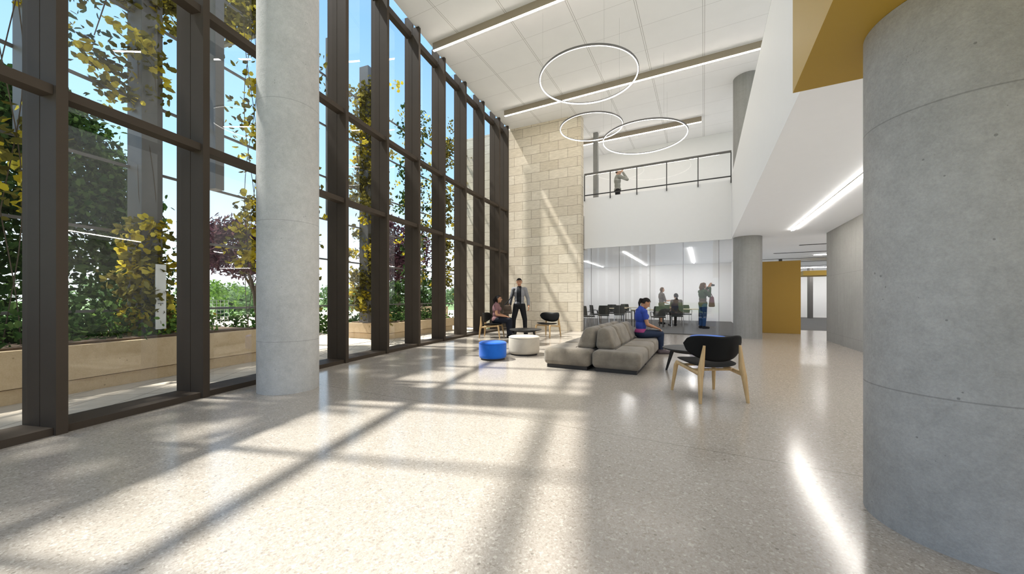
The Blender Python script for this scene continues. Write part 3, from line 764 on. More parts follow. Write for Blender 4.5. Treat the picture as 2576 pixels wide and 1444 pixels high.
def shell(wd, h, thick, fn, ns=28, nt=10):
    """closed curved shell; fn(s,t,side) -> point"""
    vs, fs = [], []
    for sd_ in (0, 1):
        for i in range(ns + 1):
            for j in range(nt + 1):
                vs.append(fn(-1 + 2 * i / ns, j / nt, sd_))
    def ix(sd_, i, j): return sd_ * (ns + 1) * (nt + 1) + i * (nt + 1) + j
    for i in range(ns):
        for j in range(nt):
            fs.append((ix(0, i, j), ix(0, i + 1, j), ix(0, i + 1, j + 1), ix(0, i, j + 1)))
            fs.append((ix(1, i, j), ix(1, i, j + 1), ix(1, i + 1, j + 1), ix(1, i + 1, j)))
    for i in range(ns):
        for j in (0, nt): fs.append((ix(0, i, j), ix(0, i + 1, j), ix(1, i + 1, j), ix(1, i, j)))
    for j in range(nt):
        for i in (0, ns): fs.append((ix(0, i, j), ix(0, i, j + 1), ix(1, i, j + 1), ix(1, i, j)))
    return MB().add(vs, fs)
def lounge_chair(label, loc, rotz):
    t = thing('lounge_chair', label, 'chair', loc, rotz, 'black lounge chairs with oak legs')
    def bk(s, tt, sd_):
        H = 0.285 * max(0.0, 1 - abs(s) ** 3.2) ** 0.5 * (1.0) + 0.012
        mid = 0.612 + 0.06 * abs(s) ** 1.8
        z = mid + (tt - 0.5) * H
        y = -0.275 + 0.17 * s * s - 0.16 * (z - 0.6) + (0.032 if sd_ else 0.0) * max(0.25, 1 - abs(s) ** 4) * (1 - (2 * tt - 1) ** 4 * 0.7)
        return (0.365 * s, y, z)
    part('backrest', shell(0, 0, 0, bk), 'black_shell', t, 'all')
    # seat: dished superellipse pad
    def seat(s, tt, sd_):
        hw = 0.29 * max(0.0, 1 - abs(s) ** 2.8) ** (1 / 2.8) + 0.004
        x = 0.30 * s; y = 0.03 + (2 * tt - 1) * hw
        z = 0.405 + 0.045 * (y + 0.25) + 0.025 * s * s
        e = max(0.0, 1 - abs(s) ** 5) * max(0.0, 1 - abs(2 * tt - 1) ** 5)
        return (x, y, z + (0.022 * e if sd_ else -0.028 * e))
    part('seat', shell(0, 0, 0, seat, 26, 16), 'seat_black', t, 'all')
    for sx in (-1, 1):
        part('leg', MB().tube([(sx * 0.285, -0.335, 0), (sx * 0.262, -0.30, 0.30), (sx * 0.245, -0.285, 0.40), (sx * 0.215, -0.298, 0.66)], [0.017, 0.030, 0.034, 0.014], 10), 'oak', t, True)
        part('leg', MB().tube([(sx * 0.285, 0.315, 0), (sx * 0.255, 0.265, 0.34), (sx * 0.245, 0.235, 0.385)], [0.016, 0.027, 0.030], 10), 'oak', t, True)
        part('side_rail', MB().tube([(sx * 0.248, 0.25, 0.375), (sx * 0.248, 0.18, 0.372), (sx * 0.25, -0.18, 0.335), (sx * 0.252, -0.285, 0.33)], [0.026, 0.024, 0.024, 0.030], 10), 'oak', t, True)
    part('cross_rail', MB().tube([(-0.24, 0.12, 0.37), (0.24, 0.12, 0.37)], 0.016, 8), 'oak', t, True)
    part('cross_rail', MB().tube([(-0.24, -0.12, 0.35), (0.24, -0.12, 0.35)], 0.016, 8), 'oak', t, True)
    return t
ch = lounge_chair('black lounge chair with oak legs standing nearest, seen from behind', (2.415, 4.53, 0), math.radians(3.5))
def face(fx, fy): return math.atan2(-fx, fy)
dup(ch, (-0.62, 11.42, 0), face(1, -0.22), 'black lounge chair by the fins under the seated woman in mauve')
dup(ch, (1.13, 11.62, 0), face(-0.62, -0.78), 'empty black lounge chair in front of the stone wall')

def coffee_table(label, loc, rotz, r=0.43, h=0.40):
    t = thing('coffee_table', label, 'table', loc, rotz, 'low round black tables')
    part('table_top', MB().lathe([(r * 0.9, h - 0.035), (r * 0.985, h - 0.022), (r, h - 0.012), (r * 0.99, h - 0.002), (r * 0.9, h), (0.02, h)], 64), 'black_table', t, True)
    for a in (0.4, 0.4 + 2 * PI / 3, 0.4 + 4 * PI / 3):
        ca, sa = math.cos(a), math.sin(a)
        part('leg', MB().tube([(r * 0.86 * ca, r * 0.86 * sa, 0), (r * 0.62 * ca, r * 0.62 * sa, h - 0.03)], [0.016, 0.034], 10), 'black_table', t, True)
    part('apron', MB().lathe([(r * 0.62, h - 0.075), (r * 0.66, h - 0.03)], 40), 'black_table', t, True)
    return t
ct = coffee_table('low round black table between sofa and nearest chair', (2.93, 6.0, 0), math.radians(128))
dup(ct, (0.36, 9.75, 0), 1.0, 'low round black table behind the beige pouf')

# meeting room furniture
def meeting_chair(label, loc, rotz):
    t = thing('meeting_chair', label, 'chair', loc, rotz, 'dark grey meeting room chairs')
    def bk(s, tt, sd_):
        hw = 0.235 - 0.05 * max(0, tt - 0.75) ** 1 * 2
        return (hw * s, -0.23 + 0.05 * s * s * 1 - 0.05 * tt + (0.035 if sd_ else 0), 0.50 + 0.40 * tt)
    part('backrest', shell(0, 0, 0, bk, 10, 6), 'chair_grey', t, True)
    part('seat', MB().rbox(-0.235, 0.235, -0.22, 0.24, 0.43, 0.485, 0.02, 2), 'chair_grey', t, True)
    for sx in (-1, 1):
        part('leg', MB().tube([(sx * 0.23, 0.22, 0.0), (sx * 0.225, 0.19, 0.44)], 0.012, 6), 'chrome', t, True)
        part('leg', MB().tube([(sx * 0.23, -0.25, 0.0), (sx * 0.225, -0.22, 0.44)], 0.012, 6), 'chrome', t, True)
        part('armrest', MB().tube([(sx * 0.25, -0.24, 0.55), (sx * 0.265, -0.22, 0.66), (sx * 0.265, 0.10, 0.66), (sx * 0.25, 0.16, 0.60), (sx * 0.235, 0.18, 0.45)], 0.012, 6), 'dark_metal', t, True)
    return t
def meeting_table(label, loc, rotz, L=1.5, D=0.7):
    t = thing('meeting_table', label, 'table', loc, rotz, 'meeting room tables')
    part('table_top', MB().rbox(-L / 2, L / 2, -D / 2, D / 2, 0.71, 0.74, 0.006, 1), 'table_laminate', t)
    for sx in (-1, 1):
        for sy in (-1, 1):
            part('leg', MB().box(sx * (L / 2 - 0.06) - .018, sx * (L / 2 - 0.06) + .018, sy * (D / 2 - 0.06) - .018, sy * (D / 2 - 0.06) + .018, 0, 0.71), 'dark_metal', t)
        part('side_rail', MB().box(sx * (L / 2 - 0.06) - .012, sx * (L / 2 - 0.06) + .012, -D / 2 + .08, D / 2 - .08, 0.66, 0.70), 'dark_metal', t)
    return t
CZ = 0.006
mt = meeting_table('light topped meeting table behind the seated blue shirted woman', at(1628, 15.8, CZ), -0.1, 1.3, 0.65)
dup(mt, at(1728, 16.9, CZ), -0.2, 'light topped meeting table in front of the seated back')
dup(mt, at(1541, 18.2, CZ), -0.1, 'meeting table in front of the row of empty chairs')
dup(mt, at(1592, 19.9, CZ), -0.3, 'farthest meeting table by the white wall')
mc = meeting_chair('dark meeting chair tucked by the stone wall end', at(1477, 15.6, CZ), face(0.9, 0.4))
for px, Y, rz, lb in ((1498, 17.6, face(1, 0.1), 'dark meeting chair second from the stone wall'), (1518, 16.6, face(0.15, 1), 'dark meeting chair with its back to the glass, near stone wall'),
                      (1541, 19.0, face(-0.1, -1), 'dark meeting chair facing out behind the empty table'), (1558, 17.25, face(0.3, 1), 'dark meeting chair tucked before the empty table'),
                      (1574, 20.8, face(0, -1), 'dark meeting chair behind the farthest table'), (1656, 14.95, face(0.1, 1), 'large dark meeting chair with its back to the glass beside woman'),
                      (1684, 17.9, face(0.2, -1), 'dark meeting chair behind the table on the standing woman side'), (1724, 17.75, face(-0.2, -1), 'dark meeting chair behind the table end'),
                      (1702, 15.75, face(0.3, 1), 'dark meeting chair under the person seen from behind')):
    dup(mc, at(px, Y, CZ), rz, lb)

# ------------------------------------------------------------------ people
def capsule_mesh(a, b, ra, rb, seg=14):
    a, b = Vector(a), Vector(b); d = b - a; L = d.length
    q = Vector((0, 0, 1)).rotation_difference(d.normalized()) if L > 1e-6 else Matrix.Identity(3).to_quaternion()
    prof = []
    for i in range(1, 6):
        t = -PI / 2 + PI / 2 * i / 6; prof.append((ra * math.cos(t), ra * math.sin(t)))
    prof.append((ra, 0)); prof.append((rb, L))
    for i in range(1, 6):
        t = PI / 2 * i / 6; prof.append((rb * math.cos(t), L + rb * math.sin(t)))
    M = Matrix.Translation(a) @ q.to_matrix().to_4x4()
    return MB().lathe(prof, seg, M)
def ell_mesh(c, rad, R=None, seg=18):
    prof = [(math.cos(t), math.sin(t)) for t in np.linspace(-PI / 2 + 0.12, PI / 2 - 0.12, 11)]
    M = Matrix.Translation(Vector(c)) @ (R.to_4x4() if R is not None else Matrix.Identity(4)) @ Matrix.Diagonal((*rad, 1))
    return MB().lathe(prof, seg, M)
def fuse(mbs, voxel, smooth=3):
    m = MB()
    for q in mbs: m.add(q.v, q.f)
    me = m.mesh('tmp'); o = bpy.data.objects.new('tmp', me); COL.objects.link(o)
    r = o.modifiers.new('r', 'REMESH'); r.mode = 'VOXEL'; r.voxel_size = voxel
    s = o.modifiers.new('s', 'SMOOTH'); s.iterations = smooth; s.factor = 0.5
    dg = bpy.context.evaluated_depsgraph_get(); out = bpy.data.meshes.new_from_object(o.evaluated_get(dg))
    bpy.data.objects.remove(o); bpy.data.meshes.remove(me)
    for p in out.polygons: p.use_smooth = True
    return out
def submesh(me, sel, disp):
    """copy of the chosen faces, pushed out along the normals"""
    nv = len(me.vertices); co = np.empty(nv * 3); me.vertices.foreach_get('co', co); co = co.reshape(-1, 3)
    no = np.empty(nv * 3); me.vertices.foreach_get('normal', no); no = no.reshape(-1, 3)
    faces = [tuple(me.polygons[i].vertices) for i in sel]
    used = sorted({v for f in faces for v in f}); ix = {v: i for i, v in enumerate(used)}
    cnt = {}
    for f in faces:
        for i in range(len(f)):
            e = (min(f[i], f[i - 1]), max(f[i], f[i - 1])); cnt[e] = cnt.get(e, 0) + 1
    nb_ = {}
    for (a, b), c_ in cnt.items():
        if c_ == 1: nb_.setdefault(a, []).append(b); nb_.setdefault(b, []).append(a)
    for _ in range(8):
        new = {v: co[v] * 0.4 + 0.6 * np.mean([co[w] for w in ws], 0) for v, ws in nb_.items()}
        for v, p in new.items(): co[v] = p
    V = (co[used] + no[used] * disp).tolist()
    out = bpy.data.meshes.new('cloth'); out.from_pydata(V, [], [tuple(ix[v] for v in f) for f in faces]); out.update()
    for p in out.polygons: p.use_smooth = True
    return out

def person(label, loc, rotz, J, clothes, hairmat, skin='skin', voxel=0.010, face_on=True, tail=None, hair_len=0.0, group=None, pitch=0.0, yaw=0.0, female=False, jacket=False, k=1.0):
    """J: joints in local metres, +y is where the person faces, +x their right-hand side on the image when facing away"""
    V3 = lambda p: Vector(p) * k
    prim = []   # (kind, data, region)
    def cap(a, b, ra, rb, reg): prim.append(('c', (Vector(a), Vector(b), ra * k, rb * k), reg))
    def el(c, rad, reg, R=None): prim.append(('e', (Vector(c), Vector(rad) * k, R if R is not None else Matrix.Identity(3)), reg))
    g = {n: V3(p) for n, p in J.items()}
    fem = 0.92 if female else 1.0
    up = (g['neck'] - g['pelvis']).normalized()
    Rt = Vector((0, 0, 1)).rotation_difference(up).to_matrix()
    el(g['pelvis'], (0.165, 0.12, 0.125), 'hip', Rt)
    mid = g['pelvis'].lerp(g['neck'], 0.33); el(mid, (0.138 * fem, 0.10, 0.16), 'torso', Rt)
    chs = g['pelvis'].lerp(g['neck'], 0.68); el(chs, (0.172 * fem, 0.115, 0.185), 'torso', Rt)
    cap(g['shL'], g['shR'], 0.062 * fem, 0.062 * fem, 'torso'); cap(g['neck'] - Vector((0, 0, 0.03)), g['neck'].lerp(g['head'], 0.06), 0.085, 0.058, 'torso')
    if female: 
        for s in (-1, 1): el(chs + Rt @ Vector((s * 0.07 * k, 0.085 * k, 0.0)), (0.06, 0.055, 0.06), 'torso')
    Rh = Euler((pitch, 0, yaw)).to_matrix(); hc = g['head']
    cap(g['neck'], hc + Rh @ Vector((0, -0.02, -0.07)) * k, 0.052 * fem, 0.05 * fem, 'neck')
    el(hc, (0.076, 0.096, 0.105), 'head', Rh); el(hc + Rh @ Vector((0, 0.03, -0.05)) * k, (0.058, 0.066, 0.07), 'head', Rh)
    el(hc + Rh @ Vector((0, 0.062, -0.098)) * k, (0.026, 0.024, 0.02), 'head', Rh)
    cap(hc + Rh @ Vector((0, 0.092, 0.005)) * k, hc + Rh @ Vector((0, 0.108, -0.03)) * k, 0.010, 0.015, 'head')
    for s in (-1, 1):
        el(hc + Rh @ Vector((s * 0.078, -0.005, -0.01)) * k, (0.012, 0.022, 0.032), 'head', Rh)
        S = 'R' if s > 0 else 'L'
        cap(g['sh' + S], g['el' + S], 0.056 * fem, 0.042 * fem, 'upper_arm'); cap(g['el' + S], g['wr' + S], 0.042 * fem, 0.029 * fem, 'forearm')
        cap(g['hip' + S], g['kn' + S], 0.088, 0.058, 'thigh'); cap(g['kn' + S], g['an' + S], 0.057, 0.040, 'shin')
        el(g['kn' + S].lerp(g['an' + S], 0.3) + Vector((0, -0.015 * k, 0)), (0.05, 0.055, 0.10), 'shin')
        toe = g['an' + S] + Vector((s * 0.02, 0.17, -0.045)) * k
        cap(g['an' + S] + Vector((0, -0.03, -0.035)) * k, toe, 0.043, 0.036, 'foot')
        # hand: palm, four fingers, thumb
        w = g['wr' + S]; d = (w - g['el' + S]).normalized()
        if ('hd' + S) in J: d = (V3(J['hd' + S])).normalized()
        pn = Vector((-s, 0, 0)) if abs(d.z) > 0.6 else Vector((0, 0, -1))
        sdv = d.cross(pn).normalized(); pn = sdv.cross(d).normalized()
        for q in (-1, 0, 1): cap(w + (d * 0.02 + sdv * q * 0.018) * k, w + (d * 0.085 + sdv * q * 0.026) * k, 0.016, 0.014, 'hand')
        for q, ln in ((-1.5, 0.062), (-0.5, 0.074), (0.5, 0.07), (1.5, 0.056)):
            b0 = w + (d * 0.09 + sdv * q * 0.0215) * k; b1 = b0 + (d * 0.9 + pn * 0.35).normalized() * ln * 0.55 * k; b2 = b1 + (d * 0.6 + pn * 0.8).normalized() * ln * 0.5 * k
            cap(b0, b1, 0.0095, 0.0088, 'hand'); cap(b1, b2, 0.0088, 0.0075, 'hand')
        ts = 1 if (sdv.y > 0 or sdv.z > 0.5) else -1
        t0 = w + (d * 0.03 + sdv * ts * 0.028) * k; t1 = t0 + (d * 0.6 + sdv * ts * 0.6 + pn * 0.2).normalized() * 0.04 * k; t2 = t1 + (d * 0.9 + pn * 0.3).normalized() * 0.03 * k
        cap(t0, t1, 0.012, 0.010, 'hand'); cap(t1, t2, 0.010, 0.008, 'hand')
    mbs = [capsule_mesh(*d_) if kd == 'c' else ell_mesh(*d_) for kd, d_, _ in prim]
    me = fuse(mbs, voxel)
    root = thing('person', label, 'person', loc, rotz, group)
    # nearest primitive for every face
    nf = len(me.polygons); cen = np.empty(nf * 3); me.polygons.foreach_get('center', cen); cen = cen.reshape(-1, 3)
    best = np.full(nf, 1e9); reg = np.zeros(nf, int); names = sorted({r for _, _, r in prim})
    tpar = np.zeros(nf)
    for kd, d_, r in prim:
        if kd == 'c':
            a, b, ra, rb = d_; a = np.array(a); ab = np.array(b) - a; L2 = max(1e-9, ab @ ab)
            t = np.clip(((cen - a) @ ab) / L2, 0, 1); dist = np.linalg.norm(cen - a - t[:, None] * ab, axis=1) - (ra + (rb - ra) * t)
        else:
            c, rad, R = d_; loc_ = (cen - np.array(c)) @ np.array(R); rr = np.array(rad); dist = (np.linalg.norm(loc_ / rr, axis=1) - 1) * rr.min(); t = np.zeros(nf)
        m_ = dist < best; best[m_] = dist[m_]; reg[m_] = names.index(r); tpar[m_] = t[m_]
    R_ = np.array([names[i] for i in reg])
    body = link('body', me, skin, root)
    me.materials.append(MATS['eye_dark']); me.materials.append(MATS['lips'])
    hl = (cen - np.array(hc)) @ np.array(Rh) / k
    ishead = (R_ == 'head') | (R_ == 'neck')
    if face_on:
        mi = np.zeros(nf, int)
        for s in (-1, 1):
            mi[ishead & (np.linalg.norm((hl - np.array([s * 0.032, 0.088, 0.008])) * np.array([1, 0.6, 1.6]), axis=1) < 0.017)] = 1
            mi[ishead & (np.linalg.norm((hl - np.array([s * 0.034, 0.09, 0.032])) * np.array([0.7, 0.5, 3.2]), axis=1) < 0.017)] = 1
        mi[ishead & (np.linalg.norm((hl - np.array([0, 0.095, -0.062])) * np.array([0.7, 0.5, 2.0]), axis=1) < 0.018)] = 2
        me.polygons.foreach_set('material_index', mi)
    # hair
    hs = (R_ == 'head') & (hl[:, 2] > -0.045) & ((hl[:, 1] < 0.02) | (hl[:, 2] > 0.055)) & ~((np.abs(hl[:, 0]) > 0.066) & (hl[:, 2] < 0.015) & (hl[:, 1] > -0.03))
    if hair_len > 0: hs |= ((R_ == 'neck') | (R_ == 'head')) & (hl[:, 1] < -0.01)
    hm = submesh(me, np.nonzero(hs)[0], 0.013 * k)
    h = link('hair', hm, hairmat, root)
    if tail:
        pts = [hc + Rh @ Vector(p) * k for p in tail[0]]
        tm = fuse([capsule_mesh(pts[i], pts[i + 1], tail[1][i] * k, tail[1][i + 1] * k) for i in range(len(pts) - 1)], 0.009)
        link('hair_tail', tm, hairmat, h)
    # clothes
    made = {}
    for nm, mat, fn, disp in clothes:
        m_ = fn(R_, tpar, cen / k, ishead)
        if m_.any():
            par = made.get(nm.split('_')[0]) if '_' in nm else None
            made[nm] = link(nm, submesh(me, np.nonzero(m_)[0], disp * k), mat, par or root)
    return root

def stand(h=1.75, lean=0.0, stance=0.1, **o):
    J = dict(pelvis=(0, 0, .95), neck=(0, -0.01 + lean, 1.47), head=(0, 0.03 + lean, 1.635), shL=(-.17, lean, 1.405), shR=(.17, lean, 1.405), elL=(-.24, -0.02, 1.13), elR=(.24, -0.02, 1.13),
             wrL=(-.26, .07, .89), wrR=(.26, .07, .89), hipL=(-.085, 0, .92), hipR=(.085, 0, .92), knL=(-stance, .015, .50), knR=(stance, .015, .50), anL=(-stance - .01, -0.02, .085), anR=(stance + .01, -0.02, .085))
    J.update(o); return J
def sit(seat=0.42, **o):
    z = seat + 0.10
    J = dict(pelvis=(0, 0, z + .01), neck=(0, 0.02, z + .50), head=(0, 0.08, z + .655), shL=(-.165, .02, z + .44), shR=(.165, .02, z + .44), elL=(-.21, .06, z + .17), elR=(.21, .06, z + .17),
             wrL=(-.12, .28, z + .09), wrR=(.12, .28, z + .09), hipL=(-.085, .03, z - .01), hipR=(.085, .03, z - .01), knL=(-.09, .42, z - .01), knR=(.09, .42, z - .01), anL=(-.09, .43, .085), anR=(.09, .43, .085))
    J.update(o); return J
top_ = lambda lo=-9, arm=0.75: (lambda R, t, c, hd: (((R == 'torso') | ((R == 'hip') & (c[:, 2] > lo)) | ((R == 'upper_arm') & (t < arm)))))
top_long = lambda lo=-9: (lambda R, t, c, hd: ((R == 'torso') | ((R == 'hip') & (c[:, 2] > lo)) | (R == 'upper_arm') | ((R == 'forearm') & (t < 0.92))))
legs_ = lambda hi=9: (lambda R, t, c, hd: (((R == 'hip') & (c[:, 2] <= hi)) | (R == 'thigh') | ((R == 'shin') & (c[:, 2] > 0.10))))
shoes_ = lambda R, t, c, hd: (R == 'foot') | ((R == 'shin') & (c[:, 2] <= 0.105))

# woman in blue on the sofa
zs = 0.345
Jb = sit(zs + 0.0, pelvis=(0, 0.0, .455), neck=(0, 0.0, .985), head=(0, 0.105, 1.115), shL=(-.165, .01, .925), shR=(.165, .01, .925), elL=(-.205, .07, .66), elR=(.205, .06, .655), wrL=(-.10, .29, .575), wrR=(.13, .28, .575),
         hipL=(-.085, .03, .44), hipR=(.085, .03, .44), knL=(-.09, .41, .435), knR=(.09, .41, .435), anL=(-.09, .415, .08), anR=(.09, .41, .08))
person('woman in blue shirt and jeans sitting on the sofa, head bowed', (2.84, 8.06, 0), face(1, 0.03), Jb,
       [('shirt', 'shirt_blue', top_(0.47, 0.62), 0.012), ('shirt_hem', 'hem_pink', lambda R, t, c, hd: (R == 'hip') & (c[:, 2] > 0.47) & (c[:, 2] < 0.54), 0.0135), ('jeans', 'jeans', legs_(0.48), 0.009), ('shoe', 'shoe_grey', shoes_, 0.008)],
       'hair_black', 'skin', 0.008, True, (([(0, -0.085, 0.035), (0, -0.135, 0.006), (0, -0.115, -0.074), (0, -0.062, -0.165)]), [0.02, 0.028, 0.03, 0.01]), pitch=-0.55, female=True)
tb = thing('tablet', 'thin white edged tablet on the lap of blue shirted woman', 'tablet', (3.16, 8.06, 0.535), 0.0)
part('case', MB().rbox(-0.12, 0.12, -0.09, 0.09, -0.006, 0.006, 0.004, 2, Matrix.Rotation(0.16, 4, 'Y')), 'paper_white', tb); part('screen', MB().box(-0.105, 0.105, -0.075, 0.075, 0.0065, 0.0075, Matrix.Rotation(0.16, 4, 'Y')), 'conduit', tb)

# man by the stone wall
Jm = stand(1.78, stance=0.17, wrL=(-.29, .10, 0.90), elL=(-.26, -0.06, 1.13), elR=(.255, -0.05, 1.13), wrR=(.27, .10, .93), hdR=(0, 0.2, -1))
front = lambda c: (np.abs(c[:, 0] - 0.0) < 0.065) & (c[:, 1] > 0.02)
person('man standing in grey open jacket and black trousers by stone wall', (0.235, 11.8, 0), face(-0.12, -1), Jm,
       [('tee', 'tee_black', lambda R, t, c, hd: (R == 'torso') | (R == 'hip'), 0.006),
        ('jacket', 'jacket_grey', lambda R, t, c, hd: (((R == 'torso') | ((R == 'hip') & (c[:, 2] > 0.90))) & ~front(c)) | (R == 'upper_arm') | ((R == 'forearm') & (t < 0.9)), 0.013),
        ('trousers', 'trousers_black', legs_(0.98), 0.014), ('shoe', 'trousers_black', shoes_, 0.008)], 'hair_black', 'skin', 0.0095, True, pitch=-0.2, k=1.07)
bg = thing('shoulder_bag', 'brown shoulder bag hanging at the hip of standing man', 'bag', (-0.145, 11.66, 0.72), face(-0.12, -1))
bm = bmesh.new(); bmesh.ops.create_cube(bm, size=1)
for p in bm.verts: p.co = Vector((p.co.x * (0.30 if p.co.z < 0 else 0.24), p.co.y * (0.14 if p.co.z < 0 else 0.07), 0.14 + p.co.z * 0.28))
bmesh.ops.bevel(bm, geom=list(bm.edges), offset=0.035, segments=3, profile=0.5, affect='EDGES')
part('pouch', MB().bm(bm), 'bag_brown', bg, 'all')
part('flap', MB().rbox(-0.12, 0.12, 0.045, 0.075, 0.13, 0.28, 0.01, 2), 'bag_brown', bg, True)
part('strap', MB().tube([(-0.10, 0.0, 0.27), (-0.13, 0.10, 0.45), (-0.20, 0.13, 0.65), (-0.22, 0.06, 0.80), (-0.22, -0.05, 0.80), (-0.16, -0.14, 0.6), (0.1, -0.03, 0.27)], 0.013, 6, flat=1.6), 'tee_black', bg, True)

# seated woman in mauve
Js = sit(0.45, wrL=(-.10, .30, .66), wrR=(.10, .32, .66))
person('woman in mauve shirt sitting on the chair by the fins', (-0.50, 11.40, 0), face(1, -0.15), Js,
       [('shirt', 'shirt_mauve', top_(0.52, 0.55), 0.012), ('skirt', 'skirt_navy', legs_(0.53), 0.03), ('shoe', 'trousers_black', shoes_, 0.008)],
       'hair_black', 'skin', 0.0095, True, (([(0, -0.08, 0.04), (0, -0.12, -0.04), (0, -0.12, -0.16)]), [0.045, 0.055, 0.03]), female=True, hair_len=0.1)

# man on the balcony
Jt = stand(1.75, wrR=(.07, .17, 1.60), elR=(.16, .34, 1.27), hdR=(-0.2, -0.4, 0.8), shR=(.17, .05, 1.41))
person('man in grey shirt on the balcony, hand raised to head', (4.10, 14.2, 4.45), face(1, -0.25), Jt,
       [('shirt', 'shirt_grey', top_long(0.92), 0.012), ('trousers', 'trousers_black', legs_(0.93), 0.01), ('shoe', 'trousers_black', shoes_, 0.008)], 'hair_black', 'skin_pale', 0.0105, False, k=1.03)

# people in the meeting room
Jw = stand(1.7, wrR=(.14, .40, 1.12), elR=(.22, .10, 1.10), wrL=(-.14, .30, 1.0), elL=(-.22, .04, 1.08))
person('woman in taupe dress standing behind the meeting table, arm out', at(1664, 17.4, CZ), face(1, 0.0), Jw,
       [('dress', 'shirt_taupe', lambda R, t, c, hd: (R == 'torso') | (R == 'hip') | (R == 'upper_arm') | (R == 'thigh'), 0.014), ('shoe', 'trousers_black', shoes_, 0.008)], 'hair_brown', 'skin', 0.0125, False, hair_len=0.1, female=True)
Jq = sit(0.49)
person('person in brown shirt sitting at meeting table, seen from behind', at(1702, 15.65, CZ), face(0.12, 1), {n: tuple(x * 1.0 for x in p) for n, p in Jq.items()},
       [('shirt', 'shirt_taupe', top_(0.56, 0.8), 0.013), ('trousers', 'trousers_black', legs_(0.57), 0.01), ('shoe', 'trousers_black', shoes_, 0.008)], 'hair_black', 'skin_pale', 0.0115, False,
       (([(0, -0.09, 0.02), (0, -0.12, -0.08), (0, -0.11, -0.2)]), [0.03, 0.035, 0.015]), k=1.06)
Jp = stand(1.75, wrL=(-.02, .26, 1.62), elL=(-.22, .10, 1.22), wrR=(.05, .26, 1.60), elR=(.24, .10, 1.24), hdL=(0, 0.5, 0.6), hdR=(0, 0.5, 0.6), stance=0.09)
person('long haired woman with bag standing at the column end, raising camera', at(1768, 14.75, CZ), face(1, 0.12), Jp,
       [('vest', 'vest_green', lambda R, t, c, hd: ((R == 'torso') & (c[:, 2] > 1.12)) | (R == 'upper_arm') | ((R == 'forearm') & (t < 0.9)), 0.02), ('coat', 'coat_brown', lambda R, t, c, hd: ((R == 'torso') & (c[:, 2] <= 1.14)) | ((R == 'hip')), 0.024),
        ('jeans', 'jeans_blue', legs_(0.84), 0.016), ('shoe', 'trousers_black', shoes_, 0.008)], 'hair_brown', 'skin', 0.0115, False,
       (([(0, -0.06, 0.03), (0, -0.085, -0.08), (0, -0.09, -0.2)]), [0.075, 0.085, 0.05]), hair_len=0.1, k=1.06, female=True)
pb = at(1768, 14.75)
cm = thing('camera', 'black handheld camera raised by the long haired woman', 'camera', (pb.x + 0.36, pb.y + 0.03, 1.755), 0.1)
part('camera_body', MB().rbox(-0.03, 0.03, -0.07, 0.07, -0.045, 0.045, 0.01, 2), 'conduit', cm, True); part('lens', MB().lathe([(0.035, 0.0), (0.038, 0.09)], 20, Matrix.Translation((0.03, 0, 0)) @ Matrix.Rotation(PI / 2, 4, 'Y')), 'conduit', cm, True)
hb = thing('handbag', 'maroon slung bag at the side of long haired woman', 'bag', (pb.x + 0.24, pb.y - 0.22, 0.92), 0.2)
bm = bmesh.new(); bmesh.ops.create_cube(bm, size=1)
for p in bm.verts: p.co = Vector((p.co.x * (0.26 if p.co.z < 0 else 0.14), p.co.y * 0.12, 0.17 + p.co.z * 0.42))
bmesh.ops.bevel(bm, geom=list(bm.edges), offset=0.05, segments=3, profile=0.5, affect='EDGES')
part('pouch', MB().bm(bm), 'bag_maroon', hb, 'all'); part('strap', MB().tube([(0.04, 0, 0.36), (-0.04, 0.03, 0.55), (-0.16, 0.12, 0.68), (-0.22, 0.2, 0.62)], 0.014, 6), 'bag_maroon', hb, True)

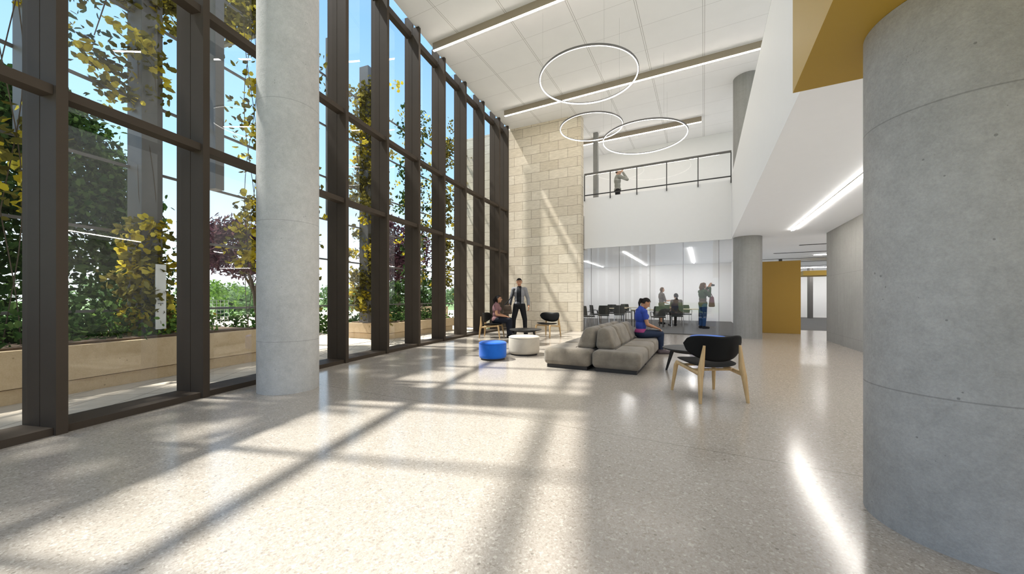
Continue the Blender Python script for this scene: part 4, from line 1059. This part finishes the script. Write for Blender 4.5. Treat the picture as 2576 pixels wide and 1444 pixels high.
# ------------------------------------------------------------------ light, sky, camera
wd = bpy.data.worlds.new('sky'); sc.world = wd; wd.use_nodes = True
nt = wd.node_tree; nt.nodes.clear()
out = nt.nodes.new('ShaderNodeOutputWorld'); bg_ = nt.nodes.new('ShaderNodeBackground'); tc = nt.nodes.new('ShaderNodeTexCoord')
sp = nt.nodes.new('ShaderNodeSeparateXYZ'); cr = nt.nodes.new('ShaderNodeValToRGB')
nt.links.new(tc.outputs['Generated'], sp.inputs[0]); nt.links.new(sp.outputs[2], cr.inputs[0]); nt.links.new(cr.outputs[0], bg_.inputs[0]); nt.links.new(bg_.outputs[0], out.inputs[0])
el_ = cr.color_ramp.elements
while len(el_) < 5: el_.new(0.5)
for e, (p, c) in zip(el_, [(0.0, (0.92, 0.95, 0.98)), (0.09, (0.80, 0.90, 1.0)), (0.30, (0.42, 0.68, 1.0)), (0.58, (0.26, 0.50, 0.92)), (1.0, (0.52, 0.56, 0.60))]):
    e.position = p; e.color = (*c, 1)
bg_.inputs[1].default_value = 1.05

sl = bpy.data.lights.new('sun', 'SUN'); sl.energy = 7.4; sl.angle = math.radians(1.7); sl.color = (1.0, 0.965, 0.91)
so = bpy.data.objects.new('sun', sl); COL.objects.link(so)
so.rotation_euler = Vector((1.0, -0.18, -1.8)).to_track_quat('-Z', 'Y').to_euler(); so.location = (-12, 6, 20)

cd = bpy.data.cameras.new('camera_view'); co_ = bpy.data.objects.new('camera_view', cd); COL.objects.link(co_)
co_.location = (0, 0, EYE); co_.rotation_euler = (PI / 2, 0, 0)
cd.sensor_width = 36.0; cd.lens = 36.0 * F_PX / 2576.0; cd.shift_y = 30.0 / 2576.0; cd.clip_start = 0.05; cd.clip_end = 900
sc.camera = co_
sc.view_settings.view_transform = 'Standard'; sc.view_settings.look = 'None'; sc.view_settings.exposure = 0.62
sc.cycles.max_bounces = 8; sc.cycles.diffuse_bounces = 4; sc.cycles.glossy_bounces = 4; sc.cycles.transparent_max_bounces = 24
sc.cycles.sample_clamp_indirect = 6.0; sc.cycles.caustics_reflective = False; sc.cycles.caustics_refractive = False
sc.cycles.use_denoising = True
sc.cycles.use_fast_gi = True; sc.cycles.fast_gi_method = 'ADD'
wd.light_settings.ao_factor = 0.13; wd.light_settings.distance = 1.6
